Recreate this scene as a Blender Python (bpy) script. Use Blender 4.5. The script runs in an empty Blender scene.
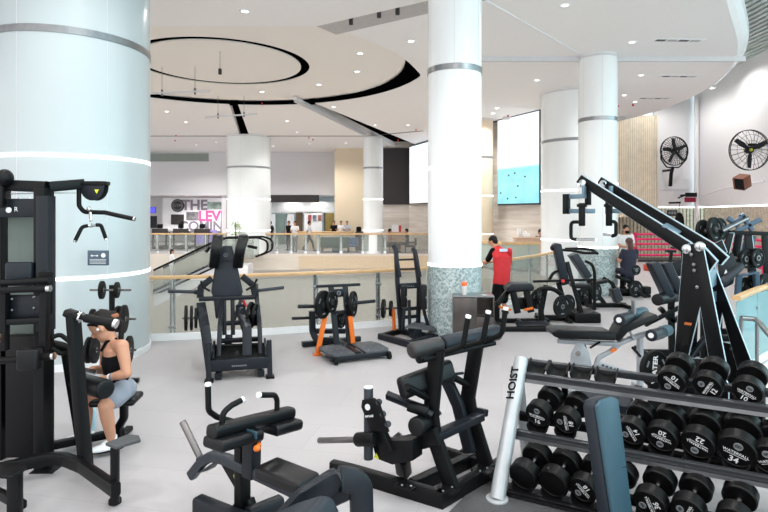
import bpy, bmesh, math, random
from mathutils import Vector as V, Matrix
from mathutils.geometry import tessellate_polygon
random.seed(7)
SC = bpy.context.scene
COL = SC.collection
PI = math.pi
# ---------------------------------------------------------------- camera model
EYE, FOC, HZ, CX = 2.15, 555.0, 214.0, 384.0      # eye height (m), focal length (px), horizon row, centre column
def W(px, py, d):
    return V(((px - CX) * d / FOC, d, EYE - (py - HZ) * d / FOC))
def G(px, py, z=0.0):
    d = (EYE - z) * FOC / (py - HZ)
    return V(((px - CX) * d / FOC, d, z))
class Fr:
    """a thing's own axes: u to its right, v to its back, z up"""
    def __init__(s, x, y, yaw=0.0, z=0.0):
        s.o = V((x, y, z)); s.a = math.radians(yaw)
        s.u = V((math.cos(s.a), math.sin(s.a), 0)); s.v = V((-math.sin(s.a), math.cos(s.a), 0))
    def loc(s, p):
        q = V(p) - s.o
        return V((q.dot(s.u), q.dot(s.v), q.z))
    def _ray(s, px, py):
        d = V(((px - CX) / FOC, 1, -(py - HZ) / FOC))
        return s.loc(V((0, 0, EYE))), V((d.dot(s.u), d.dot(s.v), d.z))
    def onv(s, px, py, v):
        c, d = s._ray(px, py); return c + d * ((v - c.y) / d.y)
    def onu(s, px, py, u):
        c, d = s._ray(px, py); return c + d * ((u - c.x) / d.x)
    def onz(s, px, py, z):
        c, d = s._ray(px, py); return c + d * ((z - s.o.z - c.z) / d.z)
    def at(s, px, py, d):
        return s.loc(W(px, py, d))
# ---------------------------------------------------------------- materials
def lin(c):
    r = []
    for x in c[:3]:
        x = x / 255.0
        r.append(x / 12.92 if x <= 0.04045 else ((x + 0.055) / 1.055) ** 2.4)
    return (*r, 1.0)
class N:
    def __init__(s, m): s.nt = m.node_tree; s.n = s.nt.nodes; s.l = s.nt.links
    def add(s, t, **k):
        x = s.n.new(t)
        for a, b in k.items():
            if a.startswith('i_'):
                a = a[2:]; a = int(a) if a.isdigit() else a
                x.inputs[a].default_value = b
            else: setattr(x, a, b)
        return x
    def link(s, a, b): s.l.new(a, b)
def mat(name, col, rough=0.5, metal=0.0, spec=0.5, var=0.06, scale=12.0, bump=0.0, bscale=180.0, coat=0.0, emit=None, estr=0.0, trans=0.0):
    m = bpy.data.materials.new(name); m.use_nodes = True
    k = N(m); b = k.n['Principled BSDF']
    b.inputs['Roughness'].default_value = rough; b.inputs['Metallic'].default_value = metal
    b.inputs['Specular IOR Level'].default_value = spec; b.inputs['Coat Weight'].default_value = coat
    c = lin(col)
    tc = k.add('ShaderNodeTexCoord')
    nz = k.add('ShaderNodeTexNoise', i_Scale=scale, i_Detail=3.0)
    k.link(tc.outputs['Object'], nz.inputs['Vector'])
    rp = k.add('ShaderNodeValToRGB')
    rp.color_ramp.elements[0].position = 0.3; rp.color_ramp.elements[1].position = 0.7
    rp.color_ramp.elements[0].color = tuple(x * (1 - var) for x in c[:3]) + (1,)
    rp.color_ramp.elements[1].color = tuple(min(1, x * (1 + var)) for x in c[:3]) + (1,)
    k.link(nz.outputs['Fac'], rp.inputs['Fac']); k.link(rp.outputs['Color'], b.inputs['Base Color'])
    if bump:
        n2 = k.add('ShaderNodeTexNoise', i_Scale=bscale, i_Detail=2.0)
        k.link(tc.outputs['Object'], n2.inputs['Vector'])
        bp = k.add('ShaderNodeBump', i_Strength=bump, i_Distance=0.002)
        k.link(n2.outputs['Fac'], bp.inputs['Height']); k.link(bp.outputs['Normal'], b.inputs['Normal'])
    if emit:
        b.inputs['Emission Color'].default_value = lin(emit); b.inputs['Emission Strength'].default_value = estr
    return m
def glass(name, tint, refl=0.35, body=0.0, bodycol=(200, 220, 215)):
    m = bpy.data.materials.new(name); m.use_nodes = True
    k = N(m); k.n.remove(k.n['Principled BSDF']); out = k.n['Material Output']
    tr = k.add('ShaderNodeBsdfTransparent', i_Color=lin(tint))
    gl = k.add('ShaderNodeBsdfGlossy', i_Roughness=0.03)
    df = k.add('ShaderNodeBsdfDiffuse', i_Color=lin(bodycol))
    m1 = k.add('ShaderNodeMixShader', i_Fac=body)
    k.link(tr.outputs[0], m1.inputs[1]); k.link(df.outputs[0], m1.inputs[2])
    fr = k.add('ShaderNodeFresnel', i_IOR=1.45)
    mu = k.add('ShaderNodeMath', operation='MULTIPLY'); mu.inputs[1].default_value = refl
    k.link(fr.outputs[0], mu.inputs[0])
    mx = k.add('ShaderNodeMixShader')
    k.link(mu.outputs[0], mx.inputs['Fac']); k.link(m1.outputs[0], mx.inputs[1]); k.link(gl.outputs[0], mx.inputs[2])
    k.link(mx.outputs[0], out.inputs['Surface'])
    return m
def emission(name, col, s):
    m = bpy.data.materials.new(name); m.use_nodes = True
    k = N(m); k.n.remove(k.n['Principled BSDF'])
    e = k.add('ShaderNodeEmission', i_Color=lin(col), i_Strength=s)
    k.link(e.outputs[0], k.n['Material Output'].inputs['Surface'])
    return m
M = {}
M['black'] = mat('black_powder_coat', (11, 12, 14), 0.42, 0.0, 0.2, bump=0.05, bscale=500)
M['frame'] = mat('dark_blue_grey_powder_coat', (25, 29, 36), 0.40, 0.05, 0.28, bump=0.05, bscale=500)
M['frame_mid'] = mat('slate_grey_powder_coat', (48, 53, 60), 0.40, 0.1, 0.35, bump=0.05, bscale=500)
M['vinyl'] = mat('black_vinyl_upholstery', (14, 15, 18), 0.38, 0, 0.28, bump=0.12, bscale=260)
M['vinyl_navy'] = mat('navy_grey_vinyl_upholstery', (28, 34, 43), 0.42, 0, 0.28, bump=0.12, bscale=260)
M['vinyl_blue'] = mat('blue_grey_vinyl_upholstery', (48, 76, 90), 0.42, 0, 0.35, bump=0.12, bscale=260)
M['rubber'] = mat('matte_black_rubber', (11, 12, 13), 0.55, 0, 0.2, bump=0.15, bscale=300)
M['rubber_dk'] = mat('deep_black_rubber', (8, 8, 9), 0.42, 0, 0.22, bump=0.1, bscale=300)
M['chrome'] = mat('polished_chrome', (215, 218, 220), 0.16, 1.0, 0.5, var=0.02)
M['steel'] = mat('brushed_steel', (150, 152, 155), 0.3, 1.0, 0.5, var=0.08)
M['steel_dk'] = mat('dark_brushed_steel', (120, 116, 116), 0.35, 0.9, 0.5, var=0.1)
M['silver'] = mat('silver_grey_paint', (168, 172, 178), 0.38, 0.35, 0.5)
M['white'] = mat('white_plastic', (235, 236, 238), 0.4, 0, 0.5, var=0.02)
M['ink'] = mat('white_printed_ink', (225, 228, 230), 0.5, 0, 0.3, var=0.02)
M['ink_grey'] = mat('grey_printed_ink', (120, 124, 128), 0.5, 0, 0.3, var=0.02)
M['orange'] = mat('orange_powder_coat', (226, 112, 30), 0.42, 0, 0.5)
M['yellow'] = mat('yellow_warning_print', (215, 220, 60), 0.5, 0, 0.4)
M['red'] = mat('red_plastic', (200, 35, 45), 0.4)
M['pink'] = mat('pink_painted_steel', (232, 36, 104), 0.5, 0.0, 0.5)
M['oak'] = mat('pale_oak_wood', (205, 168, 122), 0.42, 0, 0.5, var=0.12, scale=5)
M['woodred'] = mat('red_brown_wood', (116, 66, 44), 0.5, var=0.15, scale=6)
M['tan'] = mat('tan_laminate', (205, 172, 150), 0.5)
M['teal'] = mat('teal_upholstery', (60, 92, 92), 0.6)
M['denim'] = mat('blue_grey_cloth', (110, 125, 150), 0.8)
M['navycloth'] = mat('navy_cloth', (34, 38, 56), 0.85)
M['blackcloth'] = mat('black_cloth', (12, 12, 15), 0.85, 0, 0.2)
M['whitecloth'] = mat('white_cloth', (226, 226, 228), 0.85)
M['greycloth'] = mat('light_grey_cloth', (176, 182, 190), 0.85)
M['redcloth'] = mat('red_sports_cloth', (205, 42, 48), 0.75)
M['short'] = mat('pale_blue_grey_cloth', (136, 142, 154), 0.8)
M['skin'] = mat('skin', (194, 142, 116), 0.55, 0, 0.3, var=0.04)
M['hair'] = mat('dark_hair', (22, 16, 15), 0.6, 0, 0.25, var=0.2, scale=60)
M['leaf'] = mat('green_leaf', (120, 150, 50), 0.5, var=0.3, scale=30)
M['led'] = emission('white_led_strip', (255, 255, 255), 2.6)
M['lamp'] = emission('warm_white_downlight_lens', (255, 250, 244), 4.0)
# ---------------------------------------------------------------- mesh building
def fillet(pts, r, n=5):
    pts = [V(p) for p in pts]
    if r <= 0 or len(pts) < 3: return pts
    out = [pts[0]]
    for i in range(1, len(pts) - 1):
        p = pts[i]; a = pts[i - 1] - p; b = pts[i + 1] - p
        la, lb = a.length, b.length
        if la < 1e-6 or lb < 1e-6: continue
        a /= la; b /= lb
        c = max(-1, min(1, a.dot(b))); ang = math.acos(c)
        if ang > PI - 0.02 or ang < 0.05: out.append(p); continue
        t = min(r / math.tan(ang / 2), la * 0.48, lb * 0.48)
        p0, p1 = p + a * t, p + b * t
        for k in range(n + 1):
            s = k / n
            out.append(p0 * (1 - s) ** 2 + p * 2 * s * (1 - s) + p1 * s * s)
    out.append(pts[-1]); return out
def circ(r, n=12, ry=None):
    ry = r if ry is None else ry
    return [(r * math.cos(2 * PI * i / n), ry * math.sin(2 * PI * i / n)) for i in range(n)]
def rrect(w, h, r=0.0, n=2):
    a, b = w / 2, h / 2
    if r <= 0: return [(a, -b), (a, b), (-a, b), (-a, -b)]
    r = min(r, a * 0.98, b * 0.98); out = []
    for cx, cy, s in ((a - r, -b + r, -PI / 2), (a - r, b - r, 0), (-a + r, b - r, PI / 2), (-a + r, -b + r, PI)):
        for k in range(n + 1):
            t = s + PI / 2 * k / n; out.append((cx + r * math.cos(t), cy + r * math.sin(t)))
    return out
class MB:
    def __init__(s): s.v = []; s.f = []
    def add(s, vs, fs):
        o = len(s.v); s.v += [tuple(x) for x in vs]; s.f += [tuple(i + o for i in f) for f in fs]; return s
    def box(s, c, sz, X=None, Z=None):
        c = V(c); X = V(X).normalized() if X is not None else V((1, 0, 0)); Z = V(Z).normalized() if Z is not None else V((0, 0, 1))
        Y = Z.cross(X).normalized(); Z = X.cross(Y).normalized()
        h = [x / 2 for x in sz]; vs = []
        for k in (-1, 1):
            for j in (-1, 1):
                for i in (-1, 1): vs.append(c + X * i * h[0] + Y * j * h[1] + Z * k * h[2])
        return s.add(vs, [(0, 2, 3, 1), (4, 5, 7, 6), (0, 1, 5, 4), (2, 6, 7, 3), (0, 4, 6, 2), (1, 3, 7, 5)])
    def bx(s, x0, x1, y0, y1, z0, z1):
        return s.box(((x0 + x1) / 2, (y0 + y1) / 2, (z0 + z1) / 2), (abs(x1 - x0), abs(y1 - y0), abs(z1 - z0)))
    def sweep(s, pts, prof, n=None, cap=True, closed=False):
        """prof x runs along the plane normal n, prof y across it"""
        pts = [V(p) for p in pts]; m = len(pts)
        if n is None:
            for i in range(1, m - 1):
                c = (pts[i] - pts[i - 1]).cross(pts[i + 1] - pts[i])
                if c.length > 1e-5: n = c.normalized(); break
            if n is None:
                t = (pts[-1] - pts[0]).normalized()
                n = V((0, 0, 1)).cross(t)
                if n.length < 1e-3: n = V((1, 0, 0))
        n = V(n).normalized(); k = len(prof); vs = []
        prev = None
        for i, p in enumerate(pts):
            if closed: ta = (p - pts[i - 1]).normalized(); tb = (pts[(i + 1) % m] - p).normalized()
            else:
                ta = (p - pts[i - 1]).normalized() if i else None
                tb = (pts[i + 1] - p).normalized() if i < m - 1 else None
            if ta is None: ta = tb
            if tb is None: tb = ta
            t = (ta + tb)
            t = t.normalized() if t.length > 1e-6 else tb
            sc = 1.0 / max(0.4, math.sqrt(max(0.0, (1 + ta.dot(tb)) / 2)))
            nn = n - t * n.dot(t)
            if nn.length < 1e-3: nn = prev if prev is not None else t.orthogonal()
            nn.normalize()
            if prev is not None and nn.dot(prev) < 0: nn = -nn
            prev = nn
            y = t.cross(nn).normalized()
            for a, b in prof: vs.append(p + nn * a + y * b * sc)
        fs = []
        for i in range(m if closed else m - 1):
            j = (i + 1) % m
            for q in range(k):
                r = (q + 1) % k; fs.append((i * k + q, i * k + r, j * k + r, j * k + q))
        if cap and not closed:
            fs.append(tuple(reversed(range(k)))); fs.append(tuple(range((m - 1) * k, m * k)))
        return s.add(vs, fs)
    def tube(s, pts, r, fil=0.0, seg=12, n=None): return s.sweep(fillet(pts, fil), circ(r, seg), n)
    def rt(s, pts, w, h, fil=0.0, r=0.006, n=None): return s.sweep(fillet(pts, fil, 6), rrect(w, h, r), n)
    def beam(s, a, b, w, h, n=None, r=0.0): return s.sweep([a, b], rrect(w, h, r), n)
    def cyl(s, a, b, r0, r1=None, seg=20):
        r1 = r0 if r1 is None else r1; a, b = V(a), V(b)
        return s.lathe(a, b - a, [(0, 0), (r0, 0), (r1, (b - a).length), (0, (b - a).length)], seg)
    def lathe(s, c, ax, prof, seg=24):
        c = V(c); ax = V(ax).normalized(); x = ax.orthogonal().normalized(); y = ax.cross(x)
        vs = []; rows = []
        for r, h in prof:
            if r < 1e-7: rows.append([len(vs)]); vs.append(c + ax * h)
            else:
                rows.append(list(range(len(vs), len(vs) + seg)))
                for i in range(seg):
                    t = 2 * PI * i / seg; vs.append(c + ax * h + (x * math.cos(t) + y * math.sin(t)) * r)
        fs = []
        for A, B in zip(rows, rows[1:]):
            for i in range(seg):
                j = (i + 1) % seg
                if len(A) == 1 and len(B) == 1: continue
                if len(A) == 1: fs.append((A[0], B[j], B[i]))
                elif len(B) == 1: fs.append((A[i], A[j], B[0]))
                else: fs.append((A[i], A[j], B[j], B[i]))
        return s.add(vs, fs)
    def prism(s, poly, off):
        poly = [V(p) for p in poly]; off = V(off); n = len(poly)
        vs = poly + [p + off for p in poly]
        fs = [tuple(reversed(range(n))), tuple(range(n, 2 * n))]
        for i in range(n): j = (i + 1) % n; fs.append((i, j, n + j, n + i))
        return s.add(vs, fs)
    def ell(s, c, rx, ry=None, rz=None, seg=16, ring=10, X=None, Z=None):
        ry = rx if ry is None else ry; rz = rx if rz is None else rz
        c = V(c); X = V(X).normalized() if X is not None else V((1, 0, 0)); Z = V(Z).normalized() if Z is not None else V((0, 0, 1))
        Y = Z.cross(X).normalized(); Z = X.cross(Y)
        vs = [c - Z * rz]
        for j in range(1, ring):
            t = -PI / 2 + PI * j / ring
            for i in range(seg):
                a = 2 * PI * i / seg
                vs.append(c + X * rx * math.cos(t) * math.cos(a) + Y * ry * math.cos(t) * math.sin(a) + Z * rz * math.sin(t))
        vs.append(c + Z * rz); fs = []
        for i in range(seg): fs.append((0, 1 + (i + 1) % seg, 1 + i))
        for j in range(ring - 2):
            for i in range(seg):
                a = 1 + j * seg; k = (i + 1) % seg
                fs.append((a + i, a + k, a + seg + k, a + seg + i))
        a = 1 + (ring - 2) * seg
        for i in range(seg): fs.append((a + i, a + (i + 1) % seg, len(vs) - 1))
        return s.add(vs, fs)
    def ring(s, c, ax, r, tr, seg=32, ts=8, wide=None):
        c = V(c); ax = V(ax).normalized(); x = ax.orthogonal().normalized(); y = ax.cross(x)
        pts = [c + (x * math.cos(2 * PI * i / seg) + y * math.sin(2 * PI * i / seg)) * r for i in range(seg)]
        return s.sweep(pts, circ(tr if wide is None else wide, ts, tr), ax, closed=True)
    def build(s, name, m, parent=None, bev=0.0, seg=2, smooth=35, loc=None):
        me = bpy.data.meshes.new(name)
        me.from_pydata(s.v, [], s.f); me.update()
        bm = bmesh.new(); bm.from_mesh(me)
        bmesh.ops.recalc_face_normals(bm, faces=bm.faces)
        if bev > 0:
            es = [e for e in bm.edges if len(e.link_faces) == 2 and e.calc_face_angle(0) > math.radians(40)]
            if es: bmesh.ops.bevel(bm, geom=es, offset=bev, offset_type='OFFSET', segments=seg, profile=0.5, affect='EDGES', clamp_overlap=True)
        bm.to_mesh(me); bm.free()
        if smooth:
            me.shade_smooth(); me.set_sharp_from_angle(angle=math.radians(smooth))
        if isinstance(m, str): m = M[m]
        me.materials.append(m)
        o = bpy.data.objects.new(name, me); COL.objects.link(o)
        if parent is not None: o.parent = parent
        if loc is not None: o.location = loc
        return o
# ---------------------------------------------------------------- scene graph
def tag(o, label, cat, group=None, kind=None):
    if label: o['label'] = label
    if cat: o['category'] = cat
    if group: o['group'] = group
    if kind: o['kind'] = kind
    return o
def thing(name, label, cat, loc=(0, 0, 0), yaw=0.0, group=None):
    if isinstance(loc, Fr): yaw = math.degrees(loc.a); loc = loc.o
    o = bpy.data.objects.new(name, None); COL.objects.link(o); o.empty_display_size = 0.1
    o.location = loc; o.rotation_euler = (0, 0, math.radians(yaw))
    return tag(o, label, cat, group)
def struct(name, mb, m, **k):
    o = mb.build(name, m, **k); o['kind'] = 'structure'; return o
def dup(root, loc=None, rot=None, label=None, group=None, parent=None):
    r = root.copy(); COL.objects.link(r)
    if loc is not None: r.location = loc
    if rot is not None: r.rotation_euler = rot
    if label: r['label'] = label
    if group: r['group'] = group
    if parent is not None: r.parent = parent
    for c in list(root.children):
        k = c.copy(); COL.objects.link(k); k.parent = r
        for g in list(c.children):
            d = g.copy(); COL.objects.link(d); d.parent = k
    return r
_txt = {}
def text_mesh(s, size=1.0, depth=0.0, bold=0.0):
    key = (s, size, depth, bold)
    if key in _txt: return _txt[key]
    cu = bpy.data.curves.new('t', 'FONT'); cu.body = s; cu.size = size; cu.align_x = 'CENTER'; cu.align_y = 'CENTER'
    cu.extrude = depth; cu.offset = bold; cu.resolution_u = 3
    o = bpy.data.objects.new('t', cu); COL.objects.link(o)
    dg = bpy.context.evaluated_depsgraph_get()
    me = bpy.data.meshes.new_from_object(o.evaluated_get(dg))
    vs = [v.co.copy() for v in me.vertices]; fs = [tuple(p.vertices) for p in me.polygons]
    bpy.data.objects.remove(o); bpy.data.curves.remove(cu); bpy.data.meshes.remove(me)
    _txt[key] = (vs, fs); return _txt[key]
def text(mb, s, c, X, Y, size, depth=0.0, bold=0.0):
    vs, fs = text_mesh(s, size, depth, bold); c = V(c); X = V(X).normalized(); Y = V(Y).normalized(); Z = X.cross(Y)
    mb.add([c + X * v.x + Y * v.y + Z * v.z for v in vs], fs); return mb
def rot90(p): return V((-p.y, p.x, 0))
# ---------------------------------------------------------------- camera
cam = bpy.data.objects.new('camera', bpy.data.cameras.new('camera')); COL.objects.link(cam)
cam.data.sensor_width = 36.0; cam.data.lens = FOC / 768 * 36; cam.data.shift_y = (HZ - 256) / 768
cam.location = (0, 0, EYE); cam.rotation_euler = (PI / 2, 0, 0); cam.data.clip_start = 0.05; cam.data.clip_end = 300
SC.camera = cam
SC.view_settings.view_transform = 'Standard'; SC.view_settings.look = 'None'
SC.view_settings.gamma = 1; SC.view_settings.use_curve_mapping = False
# ================================================================ SETTING
CH = 6.4
def poly_mesh(mb, outer, z, holes=(), thick=0.0):
    loops = [[V((x, y, z)) for x, y in outer]] + [[V((x, y, z)) for x, y in h] for h in holes]
    tris = tessellate_polygon(loops); vs = [p for l in loops for p in l]
    mb.add(vs, [tuple(t) for t in tris])
    if thick:
        n0 = 0
        mb.add([p + V((0, 0, thick)) for p in vs], [tuple(reversed(t)) for t in tris])
        for l in loops:
            for i in range(len(l)):
                a, b = l[i], l[(i + 1) % len(l)]; t = V((0, 0, thick))
                mb.add([a, b, b + t, a + t], [(0, 1, 2, 3)])
    return mb
def smooth_line(pts, n=6):
    out = []
    P = [V((*p, 0)) for p in pts]
    for i in range(len(P) - 1):
        p0 = P[max(i - 1, 0)]; p1 = P[i]; p2 = P[i + 1]; p3 = P[min(i + 2, len(P) - 1)]
        for k in range(n):
            t = k / n
            q = 0.5 * ((2 * p1) + (p2 - p0) * t + (2 * p0 - 5 * p1 + 4 * p2 - p3) * t * t + (3 * p1 - p0 - 3 * p2 + p3) * t ** 3)
            out.append((q.x, q.y))
    out.append((P[-1].x, P[-1].y)); return out
near_edge = smooth_line([(-14, 8.9), (-8, 8.95), (-3.98, 9.45), (-1.73, 10.05), (.88, 11.1), (2.2, 12.4), (3.2, 13.5), (4.6, 15.4), (5.45, 17.2), (5.7, 18.6)])
far_edge = [(5.75, 20.3), (4.3, 20.3), (3.7, 22.0), (3.2, 26), (2.7, 30), (-16, 30)]
hole = near_edge + far_edge
# a second, smaller opening at the right behind the rack
hole2 = [(4.35, 6.95), (6.6, 9.0), (9.6, 8.0), (7.2, 5.2)]
# floor: grey vinyl with faint tile seams
def floor_material():
    m = mat('grey_vinyl_floor', (176, 172, 174), 0.42, 0, 0.35, var=0.035, scale=1.3)
    k = N(m); b = k.n['Principled BSDF']
    tc = k.add('ShaderNodeTexCoord'); mp = k.add('ShaderNodeMapping'); mp.inputs['Rotation'].default_value = (0, 0, math.radians(12))
    k.link(tc.outputs['Object'], mp.inputs['Vector'])
    br = k.add('ShaderNodeTexBrick', i_Scale=1.0)
    br.inputs['Brick Width'].default_value = 1.2; br.inputs['Row Height'].default_value = 0.6; br.inputs['Mortar Size'].default_value = 0.004
    c = lin((176, 172, 174))
    br.inputs['Color1'].default_value = c; br.inputs['Color2'].default_value = tuple(x * 0.955 for x in c[:3]) + (1,); br.inputs['Mortar'].default_value = tuple(x * 0.84 for x in c[:3]) + (1,)
    k.link(mp.outputs['Vector'], br.inputs['Vector'])
    nz = k.add('ShaderNodeTexNoise', i_Scale=0.9, i_Detail=5.0); k.link(tc.outputs['Object'], nz.inputs['Vector'])
    mr = k.add('ShaderNodeMapRange'); mr.inputs['To Min'].default_value = 0.93; mr.inputs['To Max'].default_value = 1.05
    k.link(nz.outputs['Fac'], mr.inputs['Value'])
    mx = k.add('ShaderNodeMix', data_type='RGBA', blend_type='MULTIPLY'); mx.inputs['Factor'].default_value = 1
    k.link(br.outputs['Color'], mx.inputs['A']); k.link(mr.outputs['Result'], mx.inputs['B'])
    k.link(mx.outputs['Result'], b.inputs['Base Color'])
    r2 = k.add('ShaderNodeMapRange'); r2.inputs['To Min'].default_value = 0.34; r2.inputs['To Max'].default_value = 0.52
    k.link(nz.outputs['Fac'], r2.inputs['Value']); k.link(r2.outputs['Result'], b.inputs['Roughness'])
    return m
M['floor'] = floor_material()
M['wall'] = mat('painted_white_wall', (232, 230, 232), 0.7, var=0.015)
M['wallgrey'] = mat('painted_pale_grey_wall', (214, 213, 216), 0.7, var=0.02)
M['fascia'] = mat('cream_painted_fascia', (208, 199, 188), 0.6, var=0.02)
M['cream'] = mat('cream_wall_panel', (222, 204, 178), 0.6, var=0.03)
M['lowerwall'] = mat('greige_lower_storey_wall', (206, 198, 192), 0.7, var=0.03, scale=0.6)
M['ceil'] = mat('white_plasterboard_ceiling', (243, 240, 238), 0.8, var=0.008)
M['ceilwarm'] = mat('warm_white_plasterboard_ceiling', (241, 235, 228), 0.8, var=0.008)
M['plenum'] = mat('black_gap_shade', (5, 5, 6), 0.9, 0, 0.0)  # black sheets in this colour stand in for the dark of the gaps
M['pillar'] = mat('white_enamel_panel', (240, 243, 244), 0.22, 0, 0.5, var=0.01, scale=2)
M['blackpanel'] = mat('matte_black_panel', (42, 38, 38), 0.6)
fl = poly_mesh(MB(), [(-34, -5), (21, -5), (21, 46), (-34, 46)], 0, [hole, hole2])
struct('floor', fl, 'floor', smooth=0)
fw = MB()
for h, bot in ((hole, -.88), (hole2, -.6)):
    for a, b in zip(h, h[1:] + h[:1]): fw.add([(*a, -0.002), (*b, -0.002), (*b, bot), (*a, bot)], [(0, 1, 2, 3)])
struct('trim_1', fw, 'fascia', smooth=30)
# inset cream panel on the opposite slab edge
struct('trim_2', MB().bx(-4.6, 2.5, 29.9, 29.98, -.8, -.12), mat('beige_slab_panel', (198, 180, 154), .6))
lw = MB()
lw.bx(-24, 3.4, 30.6, 30.9, -6, -.9); lw.bx(3.2, 3.5, 20, 30.9, -6, -.9); lw.bx(3.2, 7, 19.9, 20.2, -6, -.9)
struct('wall_lower', lw, 'lowerwall', smooth=0)
struct('floor_lower', MB().bx(-24, 14, 3, 31, -6.1, -6), 'lowerwall', smooth=0)
# far wall of the hall (upper part, pale grey), storefronts under it
struct('wall_back', MB().bx(-30, -3.2, 38, 38.3, 3.45, 7.5), 'wallgrey', smooth=0)
struct('wall_end', MB().bx(-30, 4, 44, 44.3, 0, 7.5), 'wall', smooth=0)
struct('wall_divider', MB().bx(-8.3, -8.0, 38.3, 44, 0, 3.6).bx(-11.2, -10.9, 38.3, 44, 0, 3.6), 'wall', smooth=0)
struct('trim_3', MB().bx(-8.0, -4.45, 37.9, 38.05, 2.95, 3.45), 'blackpanel', smooth=0)
struct('ceiling_shop', MB().bx(-30, -3.2, 38.3, 44, 3.45, 3.6), 'ceil', smooth=0)
struct('window_1', MB().bx(-17.5, -12, 37.93, 37.99, 5.75, 6.3), glass('green_tinted_glazing', (196, 206, 200), 0.5, 0.5, (190, 198, 192)), smooth=0)
struct('wall_panel', MB().bx(-3.2, -1.3, 36, 38, 0, 6.6), 'cream', smooth=0)
def stone():
    m = mat('pale_grained_stone_veneer', (214, 204, 194), 0.5)
    k = N(m); b = k.n['Principled BSDF']
    tc = k.add('ShaderNodeTexCoord'); mp = k.add('ShaderNodeMapping'); mp.inputs['Scale'].default_value = (0.5, 0.5, 7)
    k.link(tc.outputs['Object'], mp.inputs['Vector'])
    nz = k.add('ShaderNodeTexNoise', i_Scale=1.0, i_Detail=6.0); k.link(mp.outputs['Vector'], nz.inputs['Vector'])
    rp = k.add('ShaderNodeValToRGB'); rp.color_ramp.elements[0].position = .3; rp.color_ramp.elements[1].position = .7
    rp.color_ramp.elements[0].color = lin((196, 184, 172)); rp.color_ramp.elements[1].color = lin((226, 219, 211))
    k.link(nz.outputs['Fac'], rp.inputs['Fac']); k.link(rp.outputs['Color'], b.inputs['Base Color'])
    return m
M['stone'] = stone()
sw = MB()
bwall = [(-1.3, 35.2), (1.6, 35), (5.2, 25.4), (6.5, 22.7), (7.4, 21)]
for a, b in zip(bwall, bwall[1:]): sw.add([(*a, 0), (*b, 0), (*b, 8), (*a, 8)], [(0, 1, 2, 3)])
struct('wall_stone', sw, 'stone', smooth=0)
struct('trim_4', MB().bx(-.1, 1.62, 34.9, 35.0, 2.75, 6.3), 'blackpanel', smooth=0)
# video walls: a bright pool hall picture (they are screens and give off light)
def screen_mat(name, pool):
    m = bpy.data.materials.new(name); m.use_nodes = True
    k = N(m); k.n.remove(k.n['Principled BSDF'])
    tc = k.add('ShaderNodeTexCoord'); sp = k.add('ShaderNodeSeparateXYZ'); k.link(tc.outputs['Generated'], sp.inputs[0])
    rp = k.add('ShaderNodeValToRGB'); e = rp.color_ramp.elements
    if pool: stops = [(0, (140, 206, 222)), (.22, (158, 218, 230)), (.40, (146, 212, 224)), (.44, (230, 242, 242)), (.6, (236, 244, 248)), (1, (226, 232, 240))]
    else: stops = [(0, (214, 212, 216)), (.2, (236, 234, 236)), (.45, (222, 224, 230)), (.6, (240, 240, 244)), (1, (214, 232, 242))]
    e[0].position, e[0].color = stops[0][0], lin(stops[0][1]); e[1].position, e[1].color = stops[-1][0], lin(stops[-1][1])
    for p, c in stops[1:-1]:
        q = e.new(p); q.color = lin(c)
    k.link(sp.outputs['Z'], rp.inputs['Fac'])
    nz = k.add('ShaderNodeTexNoise', i_Scale=7.0 if not pool else 4.0, i_Detail=2.0)
    mp = k.add('ShaderNodeMapping'); mp.inputs['Scale'].default_value = (1, 1, 1.5); k.link(tc.outputs['Generated'], mp.inputs['Vector']); k.link(mp.outputs[0], nz.inputs['Vector'])
    mr = k.add('ShaderNodeMapRange'); mr.inputs['From Min'].default_value = .3; mr.inputs['From Max'].default_value = .7
    mr.inputs['To Min'].default_value = .86; mr.inputs['To Max'].default_value = 1.06; k.link(nz.outputs['Fac'], mr.inputs['Value'])
    mx = k.add('ShaderNodeMix', data_type='RGBA', blend_type='MULTIPLY'); mx.inputs['Factor'].default_value = 1
    k.link(rp.outputs['Color'], mx.inputs['A']); k.link(mr.outputs['Result'], mx.inputs['B'])
    em = k.add('ShaderNodeEmission', i_Strength=1.0); k.link(mx.outputs['Result'], em.inputs['Color'])
    k.link(em.outputs[0], k.n['Material Output'].inputs['Surface'])
    return m
def wallscreen(a, b, z0, z1, m, label, dots=False):
    a, b = V((*a, 0)), V((*b, 0)); u = (b - a).normalized(); L = (b - a).length; n = V((u.y, -u.x, 0))
    fr = Fr(a.x, a.y, math.degrees(math.atan2(u.y, u.x)))
    t = thing('video_wall', label, 'screen', fr)
    MB().bx(0, L, -.14, -.04, z0 - .06, z1 + .06).build('frame', 'blackpanel', t)
    MB().bx(0.03, L - .03, -.16, -.141, z0, z1).build('display', m, t, smooth=0)
    if dots:
        for i, (q, w) in enumerate(((.06, .13), (.25, .06), (.47, .07), (.52, .2), (.28, .33), (.7, .3), (.44, .35))):
            MB().ell((.1 + q * (L - .2), -.165, z0 + w * (z1 - z0)), .055, .012, .04, 8, 6).build('picture_dot', 'blackpanel', t)
    return t
wallscreen((1.72, 34.55), (3.9, 28.8), 2.8, 6.3, screen_mat('bright_arcade_picture', False), 'bright white video wall beside the black panel, partly behind the centre column')
wallscreen((5.25, 25.1), (6.45, 22.62), 2.6, 6.35, screen_mat('teal_pool_picture', True), 'video wall showing a pale teal swimming pool above the stone wall', True)
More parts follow.
